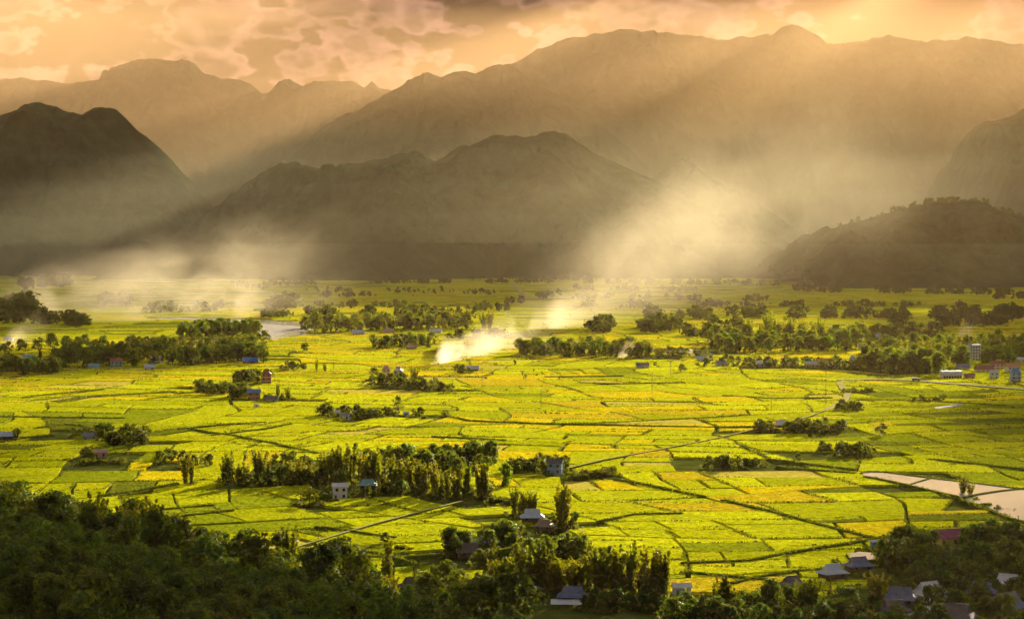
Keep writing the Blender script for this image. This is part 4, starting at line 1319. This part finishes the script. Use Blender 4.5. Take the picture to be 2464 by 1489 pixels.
for row in range(0, len(front), nrow):
    R_ = sorted(front[row:row + nrow], key=lambda c: c[4])
    for i, c in enumerate(R_):
        bam = c[7] < 50 and rp.random() < 0.12
        lab = f'dark slope {"bamboo" if bam else "tree"}, {ordw(i + 1)} from the left in the {ordw(row // nrow + 1)} row down the wooded slope'
        plant('bamboo' if bam else 'tree', c[0], c[1], c[2] - 0.2, c[3] * (1.35 if bam else 1), lab, 'trees of the wooded slope', 'slope_bamboo' if bam else 'slope_tree')
merged('slope_forest', [(rp.choice(mid_arch), c[0], c[1], c[2], c[3] / 10 * rp.uniform(1, 1.25), c[3] / 10, rp.random() * 6.28) for c in rest], M['leaf'], keep=0.55, label='dense dark wood covering the near slope', category='wood')

# scrub on the slope floor
items = []
for c in cand:
    for k in range(3):
        x, y = c[0] + rp.uniform(-5, 5), c[1] + rp.uniform(-5, 5)
        items.append((rp.choice(low_shrub), x, y, hill_h(x, y), rp.uniform(0.9, 1.7), rp.uniform(0.7, 1.5), rp.random() * 6.28))
merged('slope_undergrowth', items, M['bush'], keep=0.3, label='dark scrub between the trees of the near slope', category='scrub')

# tufts along the plot edges
C, N_, L_ = [], [], []
rg = np.random.default_rng(77)
for g in PG:
    wx, wy = g['c']
    if wy > 3200:
        continue
    ring = g['top']
    if rp.random() < 0.12:
        continue
    k0 = rp.randrange(len(ring)); ln = rp.randrange(len(ring) // 3, max(2, int(len(ring) * 0.7)))
    for k in range(k0, k0 + ln):
        p, q = np.array(ring[k % len(ring)]), np.array(ring[(k + 1) % len(ring)])
        n = int(np.linalg.norm(q - p) / 0.8)
        if n:
            t = rg.random((n, 1))
            c = p + (q - p) * t + rg.normal(size=(n, 3)) * np.array([0.4, 0.4, 0.05])
            c[:, 2] += 0.18
            C.append(c); N_.append(rg.normal(size=(n, 3)) * np.array([1, 1, 0.4])); L_.append(rg.uniform(0.5, 1.3, n) * (1 + wy / 4000))
for pts, w in BANKS + [(POND[:7], 2), ([(2464, 1253), (2385, 1227), (2330, 1206), (2240, 1178), (2110, 1149)], 2)]:
    for (a, b) in zip(pts[:-1], pts[1:]):
        p, q = np.array(G(*a, 1.9)), np.array(G(*b, 1.9))
        n = int(np.linalg.norm(q - p) * 1.6 * max(1, w / 3))
        c = p + (q - p) * rg.random((n, 1)) + rg.normal(size=(n, 3)) * np.array([w * 0.4, w * 0.5, 0.25])
        C.append(c); N_.append(rg.normal(size=(n, 3)) * np.array([1, 1, 0.4])); L_.append(rg.uniform(0.6, 1.6, n))
C, N_, L_ = np.concatenate(C), np.concatenate(N_), np.concatenate(L_)
obj('bund_grass', quads_mesh('bund_grass', leaf_quads(C, N_, L_ * 1.0, L_ * 0.72, rg), M['bush']), kind='stuff', label='tufts of grass along the rice plot edges', category='grass')

# the standing crop: blades on the nearer plots
BLADE = []
for (c, n) in RICE:
    BLADE.append(material(n + '_blades', (c[0] * 0.75, c[1] * 0.80, c[2]), var=0.3, scale=0.15, rough=1.0, coords='World', translucent=(1.25, 1.15, 0.8), tw=0.45))
Q, QI = [], []
rb = np.random.default_rng(91)
for g in PG:
    wx, wy = g['c']
    if wy > 2700 or g['m'] == 7:
        continue
    ring = np.array(g['top'])
    c = ring.mean(0)
    tri = [(c, ring[i], ring[(i + 1) % len(ring)]) for i in range(len(ring))]
    ars = np.array([0.5 * abs((b[0] - a[0]) * (d[1] - a[1]) - (d[0] - a[0]) * (b[1] - a[1])) for a, b, d in tri])
    dens = 0.34 * min(1.0, (1150.0 / wy) ** 2.2)
    n = rb.poisson(ars.sum() * dens)
    if n < 1:
        continue
    ti = rb.choice(len(tri), n, p=ars / ars.sum())
    s1, s2 = np.sqrt(rb.random(n)), rb.random(n)
    A = np.array([t[0] for t in tri])[ti]; B_ = np.array([t[1] for t in tri])[ti]; D = np.array([t[2] for t in tri])[ti]
    p = A * (1 - s1)[:, None] + B_ * (s1 * (1 - s2))[:, None] + D * (s1 * s2)[:, None]
    p = c + (p - c) * 0.93
    an = rb.random(n) * np.pi
    k = rb.uniform(0.6, 1.3, n) * (0.45 + wy / 2600)
    t = np.stack([np.cos(an), np.sin(an), np.zeros(n)], 1) * (k * 0.75)[:, None]
    up = np.stack([rb.normal(size=n) * 0.12, rb.normal(size=n) * 0.12, k * 0.26], 1)
    Q.append(np.stack([p - t - up * 0.2, p + t - up * 0.2, p + t * 0.7 + up, p - t * 0.7 + up], 1))
    QI.append(np.full(n, g['m']))
Q, QI = np.concatenate(Q), np.concatenate(QI)
obj('rice_blades', quads_mesh('rice_blades', Q, None, idx=QI, mats=BLADE), ground, kind='stuff')

# trees along the crest of the wooded hill
items = []
us = [p[0] for p in MOUNT_RIGHT]; vs = [p[1] for p in MOUNT_RIGHT]
for k in range(420):
    u = rp.uniform(1930, 2500)
    c = AT(u, float(np.interp(u, us, vs)), 6300)
    h = rp.uniform(7, 14) if rp.random() < 0.9 else rp.uniform(18, 30)
    items.append((rp.choice(far_arch), c.x, 6300 + rp.uniform(-25, 25), c.z - 6, h / 10 * rp.uniform(0.8, 1.3), h / 10, rp.random() * 6.28))
merged('crest_forest', items, M['farleaf'], label='ragged trees along the crest of the low wooded hill', category='trees')

# ------------------------------------------------------------------ small things
POLES = [(1160, 936, 19, 'pole by the lone field shed'), (1302, 985, 15, 'pole in the rice below the smoke'), (1614, 906, 15, 'pole beside the lone round tree'), (1569, 946, 18, 'tall pole in the golden middle rice'), (1987, 980, 30, 'tallest pole at the bend of the white track'),
         (1856, 988, 12, 'short pole before the straight path'), (1942, 986, 11, 'short pole at the far end of the straight path'), (803, 898, 14, 'pole behind the low tree island'), (880, 1206, 10, 'pale pole beside the white two-storey house'), (1089, 950, 13, 'thin pole at the end of the pink tower island'), (275, 975, 11, 'pole in the dim rice behind the long bank')]
for (u, v, h, lab) in POLES:
    p = G(u, v)
    root = obj('utility_pole', None, loc=(p.x, p.y, 0), rz=rp.uniform(-0.4, 0.4), label='thin utility ' + lab, category='pole', group='utility poles in the rice')
    MB().tube([(0, 0, -0.2), (0, 0, h * 0.5), (0, 0, h)], [0.26, 0.22, 0.16], 6).build('shaft', M['pole'], root)
    for z in ((h - 1.0, h - 2.2) if h > 14 else (h - 0.8,)):
        MB().box(-1.3, 1.3, -0.17, 0.17, z - 0.1, z + 0.1).build('crossarm', M['pole'], root)

p = G(2204, 917, 1.9)
root = obj('parked_truck', None, loc=(p.x, p.y, 1.9), rz=R(-8), label='small dark truck on the concrete road', category='truck')
MB().box(-3.4, 1.2, -1.15, 1.15, 0.9, 3.3).build('cargo_box', ROOF['dark'], root)
cabV = [(1.3, -1.1, 0.7), (3.3, -1.1, 0.7), (3.3, 1.1, 0.7), (1.3, 1.1, 0.7), (1.3, -1.1, 2.7), (2.7, -1.1, 2.7), (2.7, 1.1, 2.7), (1.3, 1.1, 2.7), (3.3, -1.1, 1.6), (3.3, 1.1, 1.6)]
MB().add(cabV, [(0, 3, 2, 1), (4, 5, 6, 7), (0, 1, 8, 5, 4), (3, 7, 6, 9, 2), (1, 2, 9, 8), (8, 9, 6, 5), (0, 4, 7, 3)]).build('cab', ROOF['slate blue'], root)
MB().add([(2.80, -0.95, 2.55), (3.27, -0.95, 1.72), (3.27, 0.95, 1.72), (2.80, 0.95, 2.55)], [(0, 1, 2, 3)]).build('windscreen', M['glass'], root)
for x in (-2.4, 2.3):
    for y in (-1.0, 1.0):
        MB().tube([(x, y - 0.15, 0.5), (x, y + 0.15, 0.5)], [0.5, 0.5], 12).build('wheel', ROOF['dark'], root)

for k in range(4):
    p = G(2248 + k * 10, 987 - k * 1.3)
    V, F = [], []
    for i, y in enumerate((0.0, 26.0)):
        for j in range(7):
            a = math.pi * j / 6
            V.append((math.cos(a) * 1.5, y, math.sin(a) * 2.3))
    F = [(j, j + 1, j + 8, j + 7) for j in range(6)] + [tuple(range(7)), tuple(reversed(range(7, 14)))]
    r = obj('plastic_tunnel', mesh_from('plastic_tunnel', V, F, [WALL['white']], smooth=True), loc=(p.x, p.y, 0), rz=R(-38), label=f'white plastic crop tunnel, {ordw(k + 1)} from the left of four in the far rice', category='tunnel', group='plastic crop tunnels')
for k in range(4):
    p = G(1382 + k * 6, 1318 - k * 1.5)
    MB().tube([(0, 0, -0.2), (0.1, 3, 3.4), (0.2, 6.5, 7.0)], [0.13, 0.11, 0.07], 5).build('drying_pole', WALL['pink'], loc=(p.x, p.y, 0), rz=R(-14), label=f'pale leaning pole, {ordw(k + 1)} from the left beside the tall bamboo', category='pole', group='leaning poles beside the bamboo')


# ------------------------------------------------------------------ smoke
def smoke(name, a, b, r0, r1, dens, label, seed, scale=0.016, fade=1.0, rise=0.0, thr=0.42, g=0.55):
    """A plume from world point a to b, radius r0 growing to r1; its own axis is local X."""
    a, b = Vector(a), Vector(b)
    ax = b - a
    ln = ax.length
    V, F = [], []
    n, m = 14, 12
    for i in range(m + 1):
        t = i / m
        r = (r0 + (r1 - r0) * t) * 1.05 * (1 if 0 < i < m else 0.5)
        for k in range(n):
            an = 2 * math.pi * k / n
            V.append((t * ln, math.cos(an) * r, math.sin(an) * r))
    for i in range(m):
        for k in range(n):
            F.append((i * n + k, i * n + (k + 1) % n, (i + 1) * n + (k + 1) % n, (i + 1) * n + k))
    F += [tuple(reversed(range(n))), tuple(m * n + k for k in range(n))]
    mt = bpy.data.materials.new(name)
    mt.use_nodes = True
    N, L = mt.node_tree.nodes, mt.node_tree.links
    N.clear()
    out = N.new('ShaderNodeOutputMaterial')
    v = N.new('ShaderNodeVolumePrincipled')
    v.inputs['Color'].default_value = (1.0, 0.84, 0.56, 1)
    v.inputs['Anisotropy'].default_value = g
    tc = N.new('ShaderNodeTexCoord')
    sp = N.new('ShaderNodeSeparateXYZ')
    L.new(tc.outputs['Object'], sp.inputs[0])

    def math_(op, x, y=None, clamp=False):
        nd = N.new('ShaderNodeMath'); nd.operation = op; nd.use_clamp = clamp
        for i, q in enumerate((x, y)):
            if q is None: continue
            if isinstance(q, (int, float)): nd.inputs[i].default_value = q
            else: L.new(q, nd.inputs[i])
        return nd.outputs[0]
    t = math_('DIVIDE', sp.outputs[0], ln, True)
    rad = math_('ADD', math_('MULTIPLY', t, r1 - r0), r0)
    wn = N.new('ShaderNodeTexNoise')                                   # eddies that bend the edges
    wn.inputs['Scale'].default_value = scale * 0.45
    wn.inputs['Detail'].default_value = 2.0
    L.new(tc.outputs['Object'], wn.inputs['Vector'])
    wx_ = math_('MULTIPLY', math_('SUBTRACT', wn.outputs[0], 0.5), 1.3)
    yy, zz = math_('ADD', math_('DIVIDE', sp.outputs[1], rad), wx_), math_('SUBTRACT', math_('DIVIDE', sp.outputs[2], rad), wx_)
    q2 = math_('ADD', math_('MULTIPLY', yy, yy), math_('MULTIPLY', zz, zz))
    fall = math_('POWER', math_('SUBTRACT', 1.0, q2, True), 1.7)
    no = N.new('ShaderNodeTexNoise')
    no.inputs['Scale'].default_value = scale
    no.inputs['Detail'].default_value = 3.0
    no.inputs['Roughness'].default_value = 0.6
    no.inputs['Distortion'].default_value = 0.6
    mp = N.new('ShaderNodeMapping')
    mp.inputs['Location'].default_value = (seed * 100, seed * 37, 0)
    mp.inputs['Scale'].default_value = (0.55, 1, 1)
    L.new(tc.outputs['Object'], mp.inputs[0]); L.new(mp.outputs[0], no.inputs['Vector'])
    mr = N.new('ShaderNodeMapRange'); mr.interpolation_type = 'SMOOTHSTEP'
    mr.inputs[1].default_value = thr; mr.inputs[2].default_value = thr + 0.24
    L.new(no.outputs[0], mr.inputs[0])
    en = N.new('ShaderNodeMapRange'); en.interpolation_type = 'SMOOTHSTEP'
    en.inputs[1].default_value = 1.0; en.inputs[2].default_value = 0.35
    L.new(t, en.inputs[0])
    core = math_('MULTIPLY', math_('POWER', math_('SUBTRACT', 1.0, t, True), fade), en.outputs[0])          # thins as it drifts
    thin = math_('DIVIDE', r0 * r0, math_('MULTIPLY', rad, rad))
    thin = math_('POWER', thin, 1.1 if label.startswith('great') else 0.6)
    d = math_('MULTIPLY', math_('MULTIPLY', fall, mr.outputs[0]), math_('MULTIPLY', core, thin))
    if r0 > 30:                                                        # drifting veils have no sharp beginning
        st = N.new('ShaderNodeMapRange'); st.interpolation_type = 'SMOOTHSTEP'
        st.inputs[1].default_value = 0.0; st.inputs[2].default_value = 0.22
        L.new(t, st.inputs[0])
        d = math_('MULTIPLY', d, st.outputs[0])
    d = math_('MULTIPLY', d, dens)
    L.new(d, v.inputs['Density'])
    L.new(v.outputs[0], out.inputs['Volume'])
    mt.cycles.volume_step_rate = 1.0
    o = obj('smoke', mesh_from('smoke', V, F, [mt]), loc=a, kind='stuff', label=label, category='smoke')
    o.rotation_euler = ax.to_track_quat('X', 'Z').to_euler()
    return o


SMOKES = [
    ((1040, 880, 2120), (1335, 770, 2700), 7, 64, 0.07, 'bright white smoke streaming off the burning rice', 1.0, 0.045, 0.8, 0.40),
    ((1052, 876, 2130), (1105, 815, 2150), 6, 22, 0.30, 'brightest puff of smoke at the burning rice', 2.0, 0.09, 0.7, 0.36),
    ((1290, 800, 2950), (1900, 420, 3700), 29, 260, 0.0120, 'great sunlit plume of smoke rising over the middle fields', 3.0, 0.013, 0.3, 0.30),
    ((1250, 770, 3300), (2250, 420, 4900), 90, 420, 0.0010, 'thin golden smoke veil hanging before the long ridge', 11.0, 0.006, 0.1, 0.34),
    ((1330, 790, 2960), (1390, 700, 3000), 16, 50, 0.034, 'bright foot of the great plume', 4.0, 0.04, 0.8, 0.36),
    ((-60, 745, 3500), (900, 610, 4000), 70, 190, 0.009, 'broad pale veil of smoke over the dark village belt', 5.0, 0.013, 0.1, 0.38),
    ((130, 765, 3150), (860, 690, 3600), 34, 90, 0.022, 'thick low smoke in front of the twin-topped mountain', 6.0, 0.026, 0.3, 0.42),
    ((5, 835, 2480), (110, 775, 2560), 8, 34, 0.04, 'small grey smoke at the picture edge', 7.0, 0.05, 0.7, 0.36),
    ((1490, 866, 2230), (1530, 820, 2300), 4, 16, 0.07, 'thin white smoke by the grey-blue house', 8.0, 0.09, 0.7, 0.38),
    ((1572, 785, 3050), (1590, 745, 3080), 6, 18, 0.07, 'small bright smoke behind the sunlit wood', 9.0, 0.08, 0.7, 0.36),
    ((2312, 812, 2750), (2345, 770, 2800), 6, 22, 0.05, 'small grey smoke above the road village', 10.0, 0.07, 0.7, 0.38),
]
for i, (p0, p1, r0, r1, dn, lab, sd, sc_, fd, th) in enumerate(SMOKES):
    smoke('smoke', AT(*p0), AT(*p1), r0, r1, dn, lab, sd, sc_, fd, 0.0, th)
for (p0, p1, r0, r1, dn, lab, sd, sc_, fd, th) in [
        ((1240, 215, 11950), (1760, 150, 11950), 60, 170, 0.0022, 'pale mist pooled before the broad far massif', 13.0, 0.006, 0.0, 0.36)]:
    o = smoke('mist', AT(*p0), AT(*p1), r0, r1, dn, lab, sd, sc_, fd, 0.0, th)
    o.name = 'mist_bank'; o['category'] = 'mist'

# ------------------------------------------------------------------ haze
def build_haze():
    mb = MB().box(-8600, 8600, -500, 13900, -3.0, HAZE_TOP)
    m = bpy.data.materials.new('haze')
    m.use_nodes = True
    N, L = m.node_tree.nodes, m.node_tree.links
    N.clear()
    out = N.new('ShaderNodeOutputMaterial')
    v = N.new('ShaderNodeVolumePrincipled')
    v.inputs['Color'].default_value = HAZE_COLOR
    v.inputs['Density'].default_value = HAZE_DENSITY
    v.inputs['Anisotropy'].default_value = 0.32
    L.new(v.outputs[0], out.inputs['Volume'])
    mb.build('haze', m, kind='stuff')
    # thicker mist standing in the farther valleys behind the long ridge
    m2 = m.copy(); m2.name = 'mist'
    v2 = [n for n in m2.node_tree.nodes if n.type == 'PRINCIPLED_VOLUME'][0]
    v2.inputs['Density'].default_value = MIST_DENSITY
    v2.inputs['Color'].default_value = (1.0, 0.63, 0.33, 1)
    MB().box(-8400, 8400, 9000, 13850, -2.0, HAZE_TOP - 10).build('mist', m2, kind='stuff')
    # ground mist before the feet of the mountains
    m3 = m.copy(); m3.name = 'valley_mist'
    v3 = [n for n in m3.node_tree.nodes if n.type == 'PRINCIPLED_VOLUME'][0]
    v3.inputs['Density'].default_value = VALLEY_MIST_DENSITY
    v3.inputs['Color'].default_value = (0.85, 0.85, 0.60, 1)
    for k, (y0, top) in enumerate(((4100, 120), (4700, 210), (5300, 320), (5900, 450), (6500, 600))):
        MB().box(-8300 + 10 * k, 8300 - 10 * k, y0, 8950 - 10 * k, -1.8 + 0.1 * k, top).build('valley_mist', m3, kind='stuff')


build_haze()


# ------------------------------------------------------------------ unseen puffs added to block the sun and shade the valley
def build_sun_blockers():
    import bmesh
    bm = bmesh.new()
    rc = random.Random(BLOCKER_SEED)
    spots = []
    for (cx, cy, rx, ry, n, pr, alt) in BLOCKER_SPOTS:
        for k in range(n):
            a, q = rc.random() * 2 * math.pi, math.sqrt(rc.random())
            spots.append((cx + rx * q * math.cos(a), cy + ry * q * math.sin(a), pr * rc.uniform(0.7, 1.3), alt))
    V, F = [], []
    for (tx, ty, r, alt) in spots:
        c = Vector((tx, ty, 0)) + SUN * ((alt + r * rc.uniform(0.1, 0.4)) / SUN.z)
        b = bmesh.new()
        bmesh.ops.create_icosphere(b, subdivisions=3, radius=1.0)
        base = len(V)
        for v in b.verts:
            p = v.co.copy()
            k = 1 + 0.45 * mnoise.noise(p * 1.4 + c * 0.01) + 0.22 * mnoise.noise(p * 3.5 + c * 0.013)
            V.append((c.x + p.x * r * k, c.y + p.y * r * k * 1.3, c.z + max(p.z, -0.35) * r * 0.35 * k))
        for f in b.faces:
            F.append([base + v.index for v in f.verts])
        b.free()
    m = material('sun_blocker', (0.85, 0.83, 0.8), var=0.05, scale=0.002, translucent=(1, 1, 1), tw=0.4)
    obj('sun_blockers', mesh_from('sun_blockers', V, F, [m], smooth=True), kind='stuff')  # outside the camera's view, added only to shade ground and air


BLOCKER_SEED = 5
# shade wanted on the ground: centre x, centre y, radius x, radius y, number of puffs, puff radius
BLOCKER_SPOTS = [(-2700, 4700, 800, 800, 16, 300, 3000), (-950, 4500, 450, 550, 10, 250, 3000), (420, 4600, 480, 600, 11, 250, 3000), (1650, 5000, 330, 600, 7, 230, 3000), (2700, 5200, 420, 600, 8, 240, 3000),
               (-270, 330, 150, 330, 36, 95, 1720), (-350, 760, 70, 150, 5, 60, 1720), (180, 735, 62, 115, 22, 42, 1720), (110, 590, 70, 26, 7, 28, 1720), (390, 1460, 85, 270, 16, 50, 1720), (-70, 520, 55, 90, 9, 42, 1720), (-325, 1150, 50, 230, 8, 45, 1720),
               (-480, 2150, 130, 230, 8, 70, 2000), (630, 2150, 110, 230, 8, 65, 2000), (-1130, 2350, 380, 1250, 30, 170, 2200), (-1620, 3750, 330, 800, 16, 210, 2600), (790, 2750, 220, 800, 13, 130, 2200)]
build_sun_blockers()
